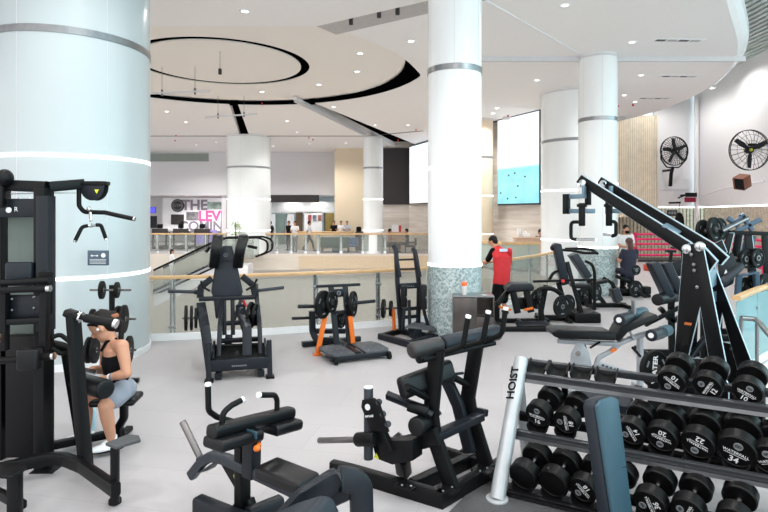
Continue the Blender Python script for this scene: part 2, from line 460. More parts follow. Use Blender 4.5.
# right hand walls
def slatwall(a, b, z0, z1, col, gapcol, n, name):
    a, b = V((*a, 0)), V((*b, 0)); u = (b - a).normalized(); L = (b - a).length; nn = V((u.y, -u.x, 0))
    mb = MB()
    struct(name + '_backing', MB().box((a + b) / 2 + V((0, 0, (z0 + z1) / 2)) + nn * -.04, (L, .04, z1 - z0), u), gapcol, smooth=0)
    for i in range(n):
        c = a + u * (L * (i + .5) / n); mb.box(c + V((0, 0, (z0 + z1) / 2)), (L / n * .7, .05, z1 - z0), u)
    return struct(name, mb, col, smooth=0)
M['slat'] = mat('pale_timber_slats', (226, 214, 192), 0.55, var=.08, scale=4)
M['bamboo'] = mat('weathered_bamboo_slats', (196, 186, 166), 0.6, var=.25, scale=9)
M['slatgap'] = mat('shadow_brown_backing', (120, 104, 84), .7)
slatwall((10.3, 26.2), (12.95, 26.2), 2.0, 6.8, 'slat', M['slatgap'], 26, 'wall_slatted')
slatwall((10.3, 27.6), (18.0, 27.6), 0.0, 2.46, 'bamboo', M['slatgap'], 44, 'wall_bamboo')
struct('wall_right', MB().bx(12.95, 14.95, 26.6, 26.8, 2.5, 9), 'wall', smooth=0)
rw = [(14.8, 26.5), (14.55, 23.5), (14.1, 20.4), (13.6, 17.5), (13.0, 14)]
wr = MB()
for a, b in zip(rw, rw[1:]): wr.add([(*a, 2.5), (*b, 2.5), (*b, 10), (*a, 10)], [(0, 1, 2, 3)]); wr.add([(*a, 2.5), (*b, 2.5), (b[0] + .5, b[1], 2.5), (a[0] + .5, a[1], 2.5)], [(0, 1, 2, 3)])
struct('wall_side', wr, 'wall', smooth=30)
br = MB()
for a, b in zip(rw, rw[1:]): br.add([(a[0] + .5, a[1], 0), (b[0] + .5, b[1], 0), (b[0] + .5, b[1], 2.5), (a[0] + .5, a[1], 2.5)], [(0, 1, 2, 3)])
struct('wall_lower_right', br, 'bamboo', smooth=0)
lb = MB()
for a, b in zip(rw[:3], rw[1:4]): lb.beam((a[0] + .03, a[1], 2.47), (b[0] + .03, b[1], 2.47), .06, .05)
lb.beam((12.95, 26.62, 2.47), (14.8, 26.62, 2.47), .06, .05)
struct('trim_5', lb, 'led', smooth=0)
pp = MB().cyl((14.62, 25.95, 0), (14.62, 25.95, 7.6), .09).cyl((14.86, 26.0, 2.5), (14.86, 26.0, 7.6), .05).beam((13, 26.55, 3.35), (14.6, 26.55, 3.35), .06, .06)
pp.tube([(14.5, 25.3, 3.0), (14.42, 23.4, 3.25), (13.98, 20.4, 3.35)], .03)
struct('trim_6', pp, 'wall')
# ---------------------------------------------------------------- ceiling
C0 = (-4.7, 15.7); C1 = (-4.66, 15.95)
def arc(r, a0, a1, n=40, c=C0): return [(c[0] + r * math.cos(math.radians(a0 + (a1 - a0) * i / n)), c[1] + r * math.sin(math.radians(a0 + (a1 - a0) * i / n))) for i in range(n + 1)]
struct('ceiling', poly_mesh(MB(), arc(5.35, 0, 360, 96)[:-1], CH + .05, [arc(2.5, 360, 0, 72, C1)[:-1]], .25), 'ceilwarm', smooth=0)
struct('ceiling_disc', poly_mesh(MB(), arc(2.25, 0, 360, 72, C1)[:-1], CH + .05, (), .2), 'ceilwarm', smooth=0)
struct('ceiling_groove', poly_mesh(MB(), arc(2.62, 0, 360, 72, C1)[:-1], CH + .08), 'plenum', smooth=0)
struct('ceiling_void', poly_mesh(MB(), arc(6.3, 0, 360, 72)[:-1], CH + .02, [arc(5.3, 360, 0, 72)[:-1]]).bx(-34, 4, 20.5, 46, 6.72, 6.75), 'plenum', smooth=0)  # sheet close above the gap, its darkness painted
struct('ceiling_panel', poly_mesh(MB(), arc(6.0, 102.6, 200, 40) + arc(32, 200, 102.1, 30), CH, (), .3), 'ceil', smooth=0)
struct('ceiling_panel.001', poly_mesh(MB(), arc(6.0, 74.5, 99.4, 16) + arc(32, 100.6, 74.5, 16), CH, (), .3), 'ceil', smooth=0)
edge = smooth_line([(4.8, 8.2), (6.78, 11), (9.18, 14.4), (10.4, 17), (11.1, 19.5), (11.3, 22.7), (10.7, 25.6), (9.3, 29)], 8)
p3 = arc(6.0, 70, 14, 26) + [(C0[0] + r * math.cos(math.radians(a)), C0[1] + r * math.sin(math.radians(a))) for r, a in ((5.9, 11), (5.62, 5), (5.38, -2), (5.12, -12), (4.86, -23), (4.68, -34), (4.55, -45))] + [(-1.6, 9.2), (2, 8)] + edge + [(5.2, 33), (4.9, 40), (C0[0] + 27 * math.cos(math.radians(70)), C0[1] + 27 * math.sin(math.radians(70)))]
struct('ceiling_panel.002', poly_mesh(MB(), p3, CH, (), .3), 'ceil', smooth=0)
lip = MB()
def off(i, k):
    a = V((*edge[max(i - 1, 0)], 0)); b = V((*edge[min(i + 1, len(edge) - 1)], 0)); t = (b - a).normalized(); return V((edge[i][0] + t.y * k, edge[i][1] - t.x * k, 0))
for i in range(len(edge) - 1):
    prof = [(0, CH - .002), (.12, CH + .05), (.22, CH + .16), (.24, CH + .32)]
    for (k0, z0), (k1, z1) in zip(prof, prof[1:]):
        lip.add([off(i, k0) + V((0, 0, z0)), off(i + 1, k0) + V((0, 0, z0)), off(i + 1, k1) + V((0, 0, z1)), off(i, k1) + V((0, 0, z1))], [(0, 1, 2, 3)])
struct('ceiling_lip', lip, 'pillar', smooth=50)
struct('ceiling_slab', poly_mesh(MB(), [(-14, 2), (-14, 12.3), (-1.45, 12.25), (.86, 10.8), (3.2, 9), (3.2, 2)], CH - .1, (), .3), 'ceil', smooth=0)
tr = MB().beam((-1.5, 12.75, CH - .005), (2.4, 10.2, CH - .005), .5, .02, (0, 0, 1))
M['track'] = mat('grey_lighting_trough', (186, 182, 180), .6)
tr2 = MB()
a, b = V((-1.45, 12.6, 0)), V((2.6, 9.9, 0)); u = (b - a).normalized(); n_ = V((-u.y, u.x, 0))
tr2.box((a + b) / 2 + n_ * .15 + V((0, 0, CH - .012)), ((b - a).length, .85, .02), u)
struct('ceiling_trough', tr2, 'track', smooth=0)
struct('ceiling_step', MB().bx(2.3, 9.75, 14.95, 15.05, CH - .13, CH).bx(5.2, 10.5, 24.2, 24.4, CH - .12, CH), 'wallgrey', smooth=0)
struct('ceiling_slit', MB().beam((1.9, 10.9, CH - .008), (5.35, 14.9, CH - .008), .02, .05, (0, 0, 1)), 'white', smooth=0)
struct('ceiling_seam', MB().beam((-13, 30.2, CH - .012), (-1, 30.2, CH - .012), .06, .02).beam((-1, 30.2, CH - .012), (2.0, 28.3, CH - .012), .06, .02).beam((5.0, 25.6, CH - .02), (7.0, 22.3, CH - .02), .06, .05), 'blackpanel', smooth=0)
# two sloping light beams in the ceiling gaps
struct('ceiling_rib', MB().beam((-3.25, 20.1, CH - .06), (-1.0, 29.3, CH - .06), .12, .12).beam((-3.25, 20.1, CH - .18), (-1.0, 29.3, CH - .13), .04, .03), 'wallgrey', smooth=0)
# slatted high ceiling at the right
lv = MB()
for i in range(52): lv.bx(5 + i * .26, 5.14 + i * .26, 4, 27, 8.2, 8.3)
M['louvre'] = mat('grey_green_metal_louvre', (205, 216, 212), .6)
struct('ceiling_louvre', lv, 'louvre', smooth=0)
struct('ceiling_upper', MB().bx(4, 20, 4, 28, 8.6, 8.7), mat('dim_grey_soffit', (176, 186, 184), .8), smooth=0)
# ---------------------------------------------------------------- columns
def mosaic():
    m = mat('pale_green_mosaic_tile', (150, 166, 168), .3)
    k = N(m); b = k.n['Principled BSDF']; tc = k.add('ShaderNodeTexCoord')
    vo = k.add('ShaderNodeTexVoronoi', i_Scale=34.0); k.link(tc.outputs['Object'], vo.inputs['Vector'])
    rp = k.add('ShaderNodeValToRGB'); rp.color_ramp.elements[0].color = lin((118, 138, 142)); rp.color_ramp.elements[1].color = lin((196, 208, 208))
    sp = k.add('ShaderNodeSeparateColor'); k.link(vo.outputs['Color'], sp.inputs[0]); k.link(sp.outputs[0], rp.inputs['Fac']); k.link(rp.outputs['Color'], b.inputs['Base Color'])
    return m
M['mosaic'] = mosaic()
def column(x, y, r, label, mos=False, top=CH, m='pillar', seams=6, seg=64):
    t = thing('column', label, 'column', (x, y, 0)); t['kind'] = 'structure'
    z0 = 1.26
    sh = MB()
    sh.lathe((0, 0, 0), (0, 0, 1), [(0, z0 if mos else 0), (r, z0 if mos else 0), (r, top), (0, top)], seg)
    sh.build('shaft', m, t)
    MB().lathe((0, 0, 4.62), (0, 0, 1), [(r, -.0), (r + .012, 0), (r + .012, .1), (r, .1)], seg).build('steel_band', 'steel', t)
    for z in (1.26, 2.95):
        MB().lathe((0, 0, z - .02), (0, 0, 1), [(r, 0), (r + .008, 0), (r + .008, .045), (r, .045)], seg).build('light_ring', 'led', t)
    if seams:
        sm = MB()
        for i in range(seams):
            a = 2 * PI * (i + .37) / seams
            sm.box((r * math.cos(a), r * math.sin(a), (top + z0) / 2), (.006, .006, top - z0), (math.cos(a), math.sin(a), 0))
        sm.build('panel_seam', 'wallgrey', t)
    if mos: MB().lathe((0, 0, 0), (0, 0, 1), [(0, 0), (r, 0), (r, z0), (0, z0)], seg).build('mosaic_base', 'mosaic', t)
    else: MB().lathe((0, 0, 0), (0, 0, 1), [(r, 0), (r + .015, 0), (r + .015, .1), (r, .1)], seg).build('skirting', 'white', t)
    MB().lathe((0, 0, top - .09), (0, 0, 1), [(r, 0), (r + .02, 0), (r + .02, .05), (r, .05)], seg).build('top_ring', 'wallgrey', t)
    return t
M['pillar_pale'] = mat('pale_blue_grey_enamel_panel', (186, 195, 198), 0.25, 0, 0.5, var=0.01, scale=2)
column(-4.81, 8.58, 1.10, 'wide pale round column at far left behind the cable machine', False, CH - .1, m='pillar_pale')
column(1.26, 9.9, .475, 'white round column with pale green mosaic base in the centre foreground', True)
column(5.78, 15.0, .50, 'white round column with mosaic base right of centre below the ceiling step', True)
column(6.7, 19.6, 1.12, 'wide cream column behind the slimmer white column right of centre')
column(-7.45, 30.6, 1.18, 'wide pale column across the atrium beside the mural shop')
column(-.6, 30.6, .55, 'slim white column across the atrium beside the black panel', seg=40)
column(4.35, 25.0, .55, 'slim cream column left of the pool video wall', m='cream', seg=40)
# ================================================================ PEOPLE (helper)
def remeshed(mb, name, m, parent, vox, smooth=4):
    o = mb.build(name, m, None, smooth=0)
    r = o.modifiers.new('r', 'REMESH'); r.mode = 'VOXEL'; r.voxel_size = vox; r.use_smooth_shade = True
    if smooth:
        s = o.modifiers.new('s', 'SMOOTH'); s.factor = .5; s.iterations = smooth
    dg = bpy.context.evaluated_depsgraph_get(); dg.update()
    me = bpy.data.meshes.new_from_object(o.evaluated_get(dg)); me.name = name
    old = o.data; o.modifiers.clear(); o.data = me; bpy.data.meshes.remove(old)
    me.materials.clear(); me.materials.append(M[m] if isinstance(m, str) else m)
    me.shade_smooth()
    if parent is not None: o.parent = parent
    return o
def limb(mb, pts, rad, seg=14):
    pts = [V(p) for p in pts]
    for i in range(len(pts) - 1):
        mb.cyl(pts[i], pts[i + 1], rad[i], rad[i + 1], seg)
    for p, r in zip(pts, rad): mb.ell(p, r, seg=seg, ring=8)
    return mb
def torso(mb, pts, w, d, side, seg=20):
    """stack of ellipses along the spine; w half widths along side, d half depths"""
    pts = [V(p) for p in pts]; side = V(side).normalized(); vs = []; n = len(pts)
    for i, p in enumerate(pts):
        t = (pts[min(i + 1, n - 1)] - pts[max(i - 1, 0)]).normalized()
        s = (side - t * side.dot(t)).normalized(); f = t.cross(s)
        for k in range(seg):
            a = 2 * PI * k / seg; vs.append(p + s * w[i] * math.cos(a) + f * d[i] * math.sin(a))
    fs = [tuple(reversed(range(seg))), tuple(range((n - 1) * seg, n * seg))]
    for i in range(n - 1):
        for k in range(seg): r = (k + 1) % seg; fs.append((i * seg + k, i * seg + r, (i + 1) * seg + r, (i + 1) * seg + k))
    return mb.add(vs, fs)
def head(mb, c, fwd, up, s=1.0):
    c = V(c); f = V(fwd).normalized(); u = V(up); u = (u - f * u.dot(f)).normalized(); r = f.cross(u)
    mb.ell(c + u * .025 * s, .075 * s, .095 * s, .105 * s, X=r, Z=u)
    mb.ell(c - u * .05 * s + f * .022 * s, .055 * s, .066 * s, .07 * s, X=r, Z=u)
    mb.ell(c - u * .022 * s + f * .095 * s, .013 * s, .02 * s, .024 * s, X=r, Z=u)     # nose
    mb.ell(c - u * .095 * s + f * .062 * s, .022 * s, .02 * s, .02 * s, X=r, Z=u)      # chin
    for q in (-1, 1): mb.ell(c + r * q * .077 * s - u * .012 * s, .01 * s, .018 * s, .03 * s, X=r, Z=u)
    return f, u, r
def face(c, fwd, up, parent, s=1.0):
    c = V(c); f = V(fwd).normalized(); u = V(up); u = (u - f * u.dot(f)).normalized(); r = f.cross(u)
    for q in (-1, 1):
        MB().ell(c + r * q * .031 * s + f * .083 * s + u * .004 * s, .013 * s, .008 * s, .007 * s, 10, 6, X=r, Z=u).build('eye', 'hair', parent)
        MB().ell(c + r * q * .032 * s + f * .086 * s + u * .026 * s, .02 * s, .007 * s, .004 * s, 10, 6, X=r, Z=u).build('eyebrow', 'hair', parent)
    MB().ell(c + f * .083 * s - u * .06 * s, .022 * s, .008 * s, .006 * s, 10, 6, X=r, Z=u).build('mouth', M['lip'], parent)
M['lip'] = mat('lip_pink', (176, 100, 96), .5)
def hand(mb, wrist, d, palm, thumb_side, s=1.0, curl=.5):
    """d: direction of the hand, palm: direction the palm faces"""
    w = V(wrist); d = V(d).normalized(); p = V(palm); p = (p - d * p.dot(d)).normalized(); k = d.cross(p) * thumb_side
    mb.ell(w + d * .045 * s, .05 * s, .017 * s, .04 * s, 12, 8, X=d, Z=k)
    for i, L in enumerate((.072, .08, .075, .058)):
        b = w + d * .08 * s + k * (.03 - .02 * i) * s
        a1, a2 = curl * .6, curl * 1.3
        m1 = b + (d * math.cos(a1) + p * math.sin(a1)) * L * .5 * s
        m2 = m1 + (d * math.cos(a2) + p * math.sin(a2)) * L * .5 * s
        limb(mb, [b - d * .02 * s, m1, m2], [.0095 * s, .0088 * s, .0075 * s], 8)
    b = w + d * .025 * s + k * .03 * s
    m1 = b + (d * .6 + k * .6 + p * .35).normalized() * .04 * s
    limb(mb, [b, m1, m1 + (d * .8 + p * .5 + k * .1).normalized() * .032 * s], [.013 * s, .0105 * s, .009 * s], 8)
def foot(mb, ank, toe, s=1.0, r=1.0):
    a = V(ank); t = V(toe).normalized(); t.z = 0; t.normalize()
    g = V((a.x, a.y, 0)) + V((0, 0, 0))
    side = V((-t.y, t.x, 0))
    z = a.z - .085 * s
    mb.ell(V((a.x, a.y, z + .04 * s)) - t * .03 * s, .05 * s * r, .04 * s * r, .04 * s, X=t)
    mb.ell(V((a.x, a.y, z + .035 * s)) + t * .07 * s, .12 * s * r, .045 * s * r, .035 * s, X=t)
    mb.ell(V((a.x, a.y, z + .06 * s)) + t * .02 * s, .07 * s * r, .038 * s * r, .045 * s, X=t)
def simple_person(label, x, y, yaw, pose='stand', top='whitecloth', bottom='blackcloth', hair='hair', s=1.0, z=0.0, skin='skin', sleeves=True, vox=.016, stride=.0, group=None, shoes='blackcloth', arms='down', long_legs=True, lean=0.0, hairlong=False):
    """small figure seen from afar: local +y is where it faces"""
    t = thing('person', label, 'person', (x, y, z), yaw, group)
    b = MB(); sh = MB(); tr = MB(); st = 1 if pose == 'stand' else 0
    hz = .92 * s if st else .5 * s
    pel = V((0, 0, hz)); ch = V((0, lean * .5, hz + .38 * s)); nk = V((0, lean * .9, hz + .56 * s)); hd = V((0, lean * 1.15 + .03, hz + .70 * s))
    head(b, hd, (0, 1, -.1 - lean), (0, 0, 1), s)
    limb(b, [nk - V((0, 0, .05)), hd], [.055 * s, .05 * s])
    torso(b, [pel - V((0, 0, .06)), pel + V((0, 0, .1 * s)), ch, nk - V((0, 0, .02 * s)), nk], [.15 * s, .14 * s, .165 * s, .14 * s, .05 * s], [.10 * s, .09 * s, .105 * s, .07 * s, .05 * s], (1, 0, 0))
    torso(sh, [pel - V((0, 0, .05)), pel + V((0, 0, .1 * s)), ch, nk - V((0, 0, .03 * s)), nk - V((0, 0, .005))], [.165 * s, .158 * s, .182 * s, .15 * s, .07 * s], [.12 * s, .108 * s, .122 * s, .085 * s, .06 * s], (1, 0, 0))
    for q in (-1, 1):
        s0 = V((q * .17 * s, ch.y, nk.z - .06 * s))
        if arms == 'down': e0 = s0 + V((q * .04, -.03 - stride * q * .2, -.27 * s)); h0 = e0 + V((0, .07 - stride * q * .2, -.24 * s))
        elif arms == 'front': e0 = s0 + V((q * .06, .08, -.25 * s)); h0 = e0 + V((-q * .08, .2, .03))
        else: e0 = s0 + V((q * .05, .03, -.26 * s)); h0 = e0 + V((-q * .16, .17, -.02))
        limb(b, [s0, e0, h0], [.052 * s, .043 * s, .03 * s]); b.ell(h0 + (h0 - e0).normalized() * .06 * s, .03 * s, .03 * s, .07 * s, Z=(h0 - e0))
        limb(sh, [s0, s0.lerp(e0, .98 if sleeves == 'long' else .62)], [.064 * s, .058 * s])
        if sleeves == 'long': limb(sh, [e0, e0.lerp(h0, .95)], [.056 * s, .044 * s])
        h = V((q * .085 * s, 0, hz - .02))
        if st: k = h + V((0, .05 + stride * q * .5, -.42 * s)); a = V((q * .09 * s, stride * q * .9 - (.06 if stride and q < 0 else 0), .085 * s + (.05 if stride and q < 0 else 0)))
        else: k = h + V((q * .06, .42 * s, .02)); a = k + V((0, .03, -k.z + .085 * s))
        limb(b, [h, k, a], [.082 * s, .055 * s, .038 * s]); 
        fm = MB(); foot(fm, a, (0, 1, 0), s); remeshed(fm, 'shoe', shoes, t, vox * .8, 2)
        limb(tr, [h, h.lerp(k, .97)], [.094 * s, .07 * s])
        if long_legs: limb(tr, [k, k.lerp(a, .88)], [.07 * s, .056 * s])
    tr.ell(pel - V((0, 0, .02)), .165 * s, .115 * s, .12 * s)
    bo = remeshed(b, 'body', skin, t, vox, 3)
    remeshed(sh, 'shirt', top, t, vox, 2); remeshed(tr, 'trousers' if long_legs else 'shorts', bottom, t, vox, 2)
    hb = MB(); hb.ell(hd + V((0, -.012, .045 * s)), .086 * s, .104 * s, .095 * s)
    if hairlong: hb.ell(hd + V((0, -.07, -.08 * s)), .075 * s, .05 * s, .14 * s)
    else: hb.ell(hd + V((0, -.045, .0)), .08 * s, .07 * s, .08 * s)
    remeshed(hb, 'hair', hair, t, vox * .8, 2)
    return t
# ================================================================ LAT PULLDOWN (far left, cut by the frame)
f = Fr(-2.78, 4.75, 0); P = f.at
t = thing('lat_pulldown_machine', 'tall black cable pulldown machine with overhead boom at left edge, woman seated at it', 'gym machine', f)
# upright with its navy cover
MB().rt([P(44, 468, 4.72), P(44, 188, 4.72)], .09, .16, r=.012, n=(1, 0, 0)).build('upright', 'black', t)
c = MB(); a, b = P(46, 196, 4.66), P(46, 330, 4.66); c.rt([a, b], .1, .13, r=.015, n=(1, 0, 0)); c.build('upright_cover', 'frame', t)
MB().rt([P(46, 272, 4.585), P(46, 314, 4.585)], .115, .03, r=.008, n=(1, 0, 0)).build('adjuster_plate', 'black', t)
MB().rt([P(2, 470, 4.9), P(2, 188, 4.9)], .08, .14, r=.012, n=(1, 0, 0)).build('upright', 'black', t)
b_ = MB().box(P(52, 469, 4.72) + V((-.02, 0, .012)), (.2, .26, .024)); b_.build('foot_plate', 'black', t, bev=.006)
# header beam and boom
h = MB().box(P(18, 208, 4.78), (.5, .1, .16)); h.build('header_beam', 'frame', t, bev=.01)
tx = MB(); c0 = P(9, 210, 4.72); tx.cyl(c0, c0 + V((0, -.006, 0)), .024); text(tx, 'R', P(16, 209.5, 4.722), (1, 0, 0), (0, 0, 1), .055)
tx.build('lettering', 'ink', t)
MB().rt([P(-30, 184, 4.75), P(48, 187, 4.75)], .1, .095, r=.012).build('boom', 'black', t)
MB().rt([P(47, 187, 4.75), P(82, 184, 5.0)], .1, .09, r=.012).build('boom_end', 'black', t)
MB().ell(P(5, 178, 4.68), .06, .08, .075).box(P(2, 196, 4.68), (.05, .06, .2)).build('top_pulley_cover', 'black', t, bev=.01)
MB().tube([P(-20, 195, 4.74), P(40, 193, 4.74), P(76, 193, 4.9)], .004).build('cable', 'steel', t)
# pulley bracket: half disc plates
pb = MB(); cc = P(94.5, 187, 5.0); R = .107
for y in (-.045, .035):
    poly = [cc + V((-R, y, .02)), cc + V((R, y, .02))] + [cc + V((R * math.cos(-PI * i / 14), y, R * 1.15 * math.sin(-PI * i / 14))) for i in range(15)]
    pb.prism(poly, (0, .01, 0))
pb.build('pulley_bracket', 'frame', t, bev=.002)
MB().cyl(cc + V((0, -.03, -.03)), cc + V((0, .03, -.03)), .075, seg=28).build('pulley', 'rubber', t)
MB().bx(cc.x - .115, cc.x + .115, cc.y - .06, cc.y + .06, cc.z + .015, cc.z + .05).build('bracket_rail', 'black', t, bev=.004)
m_ = MB(); q = cc + V((.045, -.051, -.04)); m_.prism([q + V((-.02, 0, .015)), q + V((.02, 0, .015)), q + V((0, 0, -.022))], (0, .003, 0)); m_.build('warning_mark', 'yellow', t)
# wide bar and V handle
MB().tube([P(79, 182, 4.97), P(79, 206, 4.97), P(84, 212, 4.97), P(105, 212.5, 4.97), P(134, 219, 4.97)], .02, .06, 14).build('lat_bar', 'rubber', t)
MB().cyl(P(133.6, 218.8, 4.97), P(135, 219.2, 4.97), .021).build('bar_cap', 'chrome', t)
hk = MB().ell(P(89, 209, 4.95), .022).cyl(P(90.5, 212, 4.96), P(90.8, 220, 4.96), .016).ring(P(91, 222.5, 4.96), (0, 1, 0), .014, .004, 16)
hk.ring(P(91, 225, 4.96), (1, 0, 0), .012, .004, 16); hk.build('carabiner', 'chrome', t)
MB().tube([P(88, 225.6, 4.96), P(91, 226.5, 4.96), P(98, 224.6, 4.96)], .011, .01).build('handle_bar', 'chrome', t)
for pts in ([P(88, 225.6, 4.96), P(82, 227, 4.94), P(75, 241, 4.9)], [P(96, 225, 4.96), P(101, 225, 4.97), P(106, 239, 5.0)]):
    MB().tube(pts, .017, .04).build('handle_grip', 'rubber', t)
MB().cyl(P(75.3, 240, 4.9), P(74.6, 242, 4.9), .018).build('grip_cap', 'chrome', t)
MB().cyl(P(105.7, 238, 5), P(106.4, 240, 5), .018).build('grip_cap', 'chrome', t)
# weight stack housing: frosted shield, dark lower cover
M['shield'] = glass('smoked_acrylic_shield', (150, 164, 158), .4, .55, (126, 136, 132))
MB().bx(P(8, 0, 4.85).x, P(37.5, 0, 4.85).x, P(8, 0, 4.85).y, P(8, 0, 4.86).y, P(0, 340, 4.85).z, P(0, 214, 4.85).z).build('stack_shield', M['shield'], t)
ws = MB()
for k in range(16): ws.bx(P(10, 0, 5).x, P(36, 0, 5).x, .16, .36, .25 + k * .06, .302 + k * .06)
ws.build('weight_stack', 'rubber', t, bev=.004)
MB().cyl(P(18, 0, 5.0).xy.to_3d() + V((0, .02, .1)), P(18, 0, 5.0).xy.to_3d() + V((0, .02, 2.3)), .012).cyl(P(28, 0, 5.0).xy.to_3d() + V((0, .02, .1)), P(28, 0, 5.0).xy.to_3d() + V((0, .02, 2.3)), .012).build('guide_rod', 'chrome', t)
MB().bx(P(9, 0, 4.8).x, P(39, 0, 4.8).x, 0.0, .14, .06, P(0, 335, 4.8).z).build('stack_cover', 'black', t, bev=.01)
MB().bx(P(-14, 0, 4.85).x, P(5, 0, 4.85).x, .2, .22, .5, P(0, 214, 4.95).z).build('side_panel', 'fascia', t)
# padded arms in front of the stack
MB().rt([P(-16, 284, 4.45), P(50, 280, 4.45)], .07, .05, r=.02).build('arm_frame', 'black', t)
MB().tube([P(-16, 291, 4.4), P(47, 288.5, 4.4)], .025, 0, 14).build('arm_grip', 'rubber', t)
MB().cyl(P(47, 288.5, 4.4), P(50.5, 288.4, 4.4), .027).build('grip_cap', 'chrome', t)
MB().box(P(25, 307, 4.52), (.27, .03, .2)).build('mounting_plate', 'frame', t, bev=.006)
for px, py in ((12, 299), (34, 297), (12, 310), (34, 308)): MB().ell(P(px, py, 4.5), .012).build('bolt', 'steel', t)
for px in (4.5, 45): MB().rt([P(px, 292, 4.47), P(px - .5, 350, 4.47)], .06, .07, r=.012, n=(1, 0, 0)).build('arm_post', 'black', t)
MB().rt([P(-10, 323, 4.47), P(44, 320, 4.47)], .05, .05, r=.01).build('cross_tube', 'black', t)
MB().tube([P(-12, 362, 4.4), P(52, 356, 4.4)], .028, 0, 14).build('roller_bar', 'rubber', t)
MB().cyl(P(52, 356, 4.4), P(54.5, 355.8, 4.4), .03).build('bar_cap', 'chrome', t)
MB().cyl(P(2, 338, 4.40), P(-1, 338, 4.40), .035).build('bar_cap', 'chrome', t)
MB().box(P(29.5, 359, 4.36), (.165, .09, .17)).build('knee_pad', 'vinyl', t, bev=.02, seg=3)
MB().box(P(20, 274, 4.62), (.22, .06, .2)).build('back_pad', 'vinyl_navy', t, bev=.02, seg=3)
# swing frame: upright with roller, base beam with foot platform
MB().rt([P(73, 312, 4.5), P(79, 390, 4.5), P(86, 466, 4.5)], .075, .1, .2, r=.015, n=(1, -.3, 0)).build('thigh_pad_post', 'black', t)
MB().rt([P(66, 312, 4.5), P(80, 317, 4.5)], .1, .06, r=.015).build('post_cap', 'black', t, bev=.01)
MB().cyl(P(79, 316.5, 4.5), P(81.5, 317.3, 4.5), .045).build('roller_collar', 'chrome', t)
MB().cyl(P(114, 323.3, 4.5), P(117, 324, 4.5), .038).build('roller_collar', 'chrome', t)
MB().tube([P(80, 317, 4.5), P(84, 318, 4.5)], .02).tube([P(85, 318, 4.5), P(114, 323.5, 4.5)], .035, 0, 16).build('roller', 'rubber', t)
gz = lambda px, py, z: f.loc(G(px, py, z))
MB().rt([gz(-12, 472, .13), gz(40, 460, .15), gz(62, 458, .15), gz(82, 466, .15), gz(116, 490, .15)], .1, .07, .3, r=.015, n=(0, 0, 1)).build('base_beam', 'black', t)
MB().rt([f.loc(G(115, 503, .02)), f.loc(G(115, 503, .02)) + V((0, 0, .41))], .06, .06, r=.02, n=(1, 0, 0)).build('platform_post', 'black', t)
g0 = f.loc(G(115, 503, .0)); MB().cyl(g0, g0 + V((0, 0, .03)), .045).build('rubber_foot', 'rubber', t)
pl = [gz(105, 446, .44), gz(116, 450, .44), gz(141, 442.5, .44), gz(139, 438, .44), gz(128, 437, .44)]
MB().prism(pl, (0, 0, .025)).build('foot_platform', mat('ribbed_grey_rubber_tread', (70, 72, 74), .7, bump=.5, bscale=90), t, bev=.008)
q = f.loc(G(15, 522, 0)); MB().rt([q, q + V((0, 0, .36))], .09, .07, r=.02, n=(1, 0, 0)).build('platform_post', 'black', t)
pl = [gz(-14, 478, .37), gz(-8, 468, .37), gz(20, 465, .37), gz(27, 470, .37), gz(12, 480, .37)]
MB().prism(pl, (0, 0, .025)).build('foot_platform', 'black', t, bev=.008)
MB().rt([q + V((.02, .05, .09)), gz(-14, 487, .1)], .06, .06, r=.012).build('base_beam', 'black', t)
# seat with its curved stem, rear beam
sd = MB(); c = P(120, 399, 5.15)
sd.box(c + V((-.03, .0, 0)), (.4, .3, .06), (1, .12, .0), (-.10, 0, 1)); sd.build('seat', 'vinyl', t, bev=.028, seg=4)
MB().rt([P(124, 403, 5.17), P(124, 418, 5.2), P(118, 428, 5.24), P(119, 440, 5.27)], .07, .07, .1, r=.02, n=(0, 1, 0)).build('seat_post', 'black', t)
MB().rt([gz(50, 446, .08), gz(124, 431, .08)], .07, .07, r=.012).build('base_beam', 'black', t)
MB().rt([gz(119, 437, .03) - V((0, .2, 0)), gz(119, 437, .03) + V((0, .22, 0))], .07, .05, r=.012).build('base_foot', 'black', t)
MB().rt([P(51, 345, 4.8), P(66, 348, 4.95), P(86, 470, 5.0)], .07, .08, .1, r=.015, n=(0, 1, 0)).build('thigh_pad_frame', 'black', t)
MB().tube([P(51, 338, 4.75), P(60, 334, 4.8), P(70, 342, 4.8)], .02, .05).tube([P(51, 348, 4.75), P(62, 355, 4.8), P(70, 350, 4.8)], .018, .05).build('lever_arm', 'black', t)
th = MB(); a, b = P(76, 381, 5.0), P(106, 389.5, 4.68)
MB().cyl(a, b, .082, seg=28).build('thigh_pad', 'vinyl', t, bev=.02, seg=3)
# information sign on the column
s0 = W(97.5, 258, 7.42)
sg = thing('instruction_sign', 'small dark instruction sign with white arrow fixed to the wide column', 'sign', s0, -2)
MB().box((0, 0.02, 0), (.285, .02, .2)).build('panel', mat('blue_grey_sign', (62, 82, 100), .3), sg, bev=.003)
k = MB(); k.box((-.045, .006, .03), (.07, .006, .008)); k.prism([(-.1, .004, .03), (-.075, .004, .045), (-.075, .004, .015)], (0, .006, 0)); k.prism([(.01, .004, .03), (-.015, .004, .045), (-.015, .004, .015)], (0, .006, 0))
k.cyl((.075, .009, .035), (.075, .004, .035), .03)
for i in range(4): k.box((0, .007, -.02 - i * .018), (.22, .004, .005))
k.build('lettering', 'ink', sg)
# water bottle on the floor behind the thigh pad
q = G(91, 430, 0); wb = thing('water_bottle', 'pale blue water bottle standing on floor beside the seated woman', 'bottle', q)
MB().lathe((0, 0, 0), (0, 0, 1), [(0, 0), (.045, 0), (.048, .03), (.048, .2), (.03, .235), (0, .235)]).build('body', mat('pale_blue_plastic', (170, 205, 220), .2), wb, bev=.004)
MB().cyl((0, 0, .235), (0, 0, .275), .026).build('cap', 'white', wb, bev=.004)
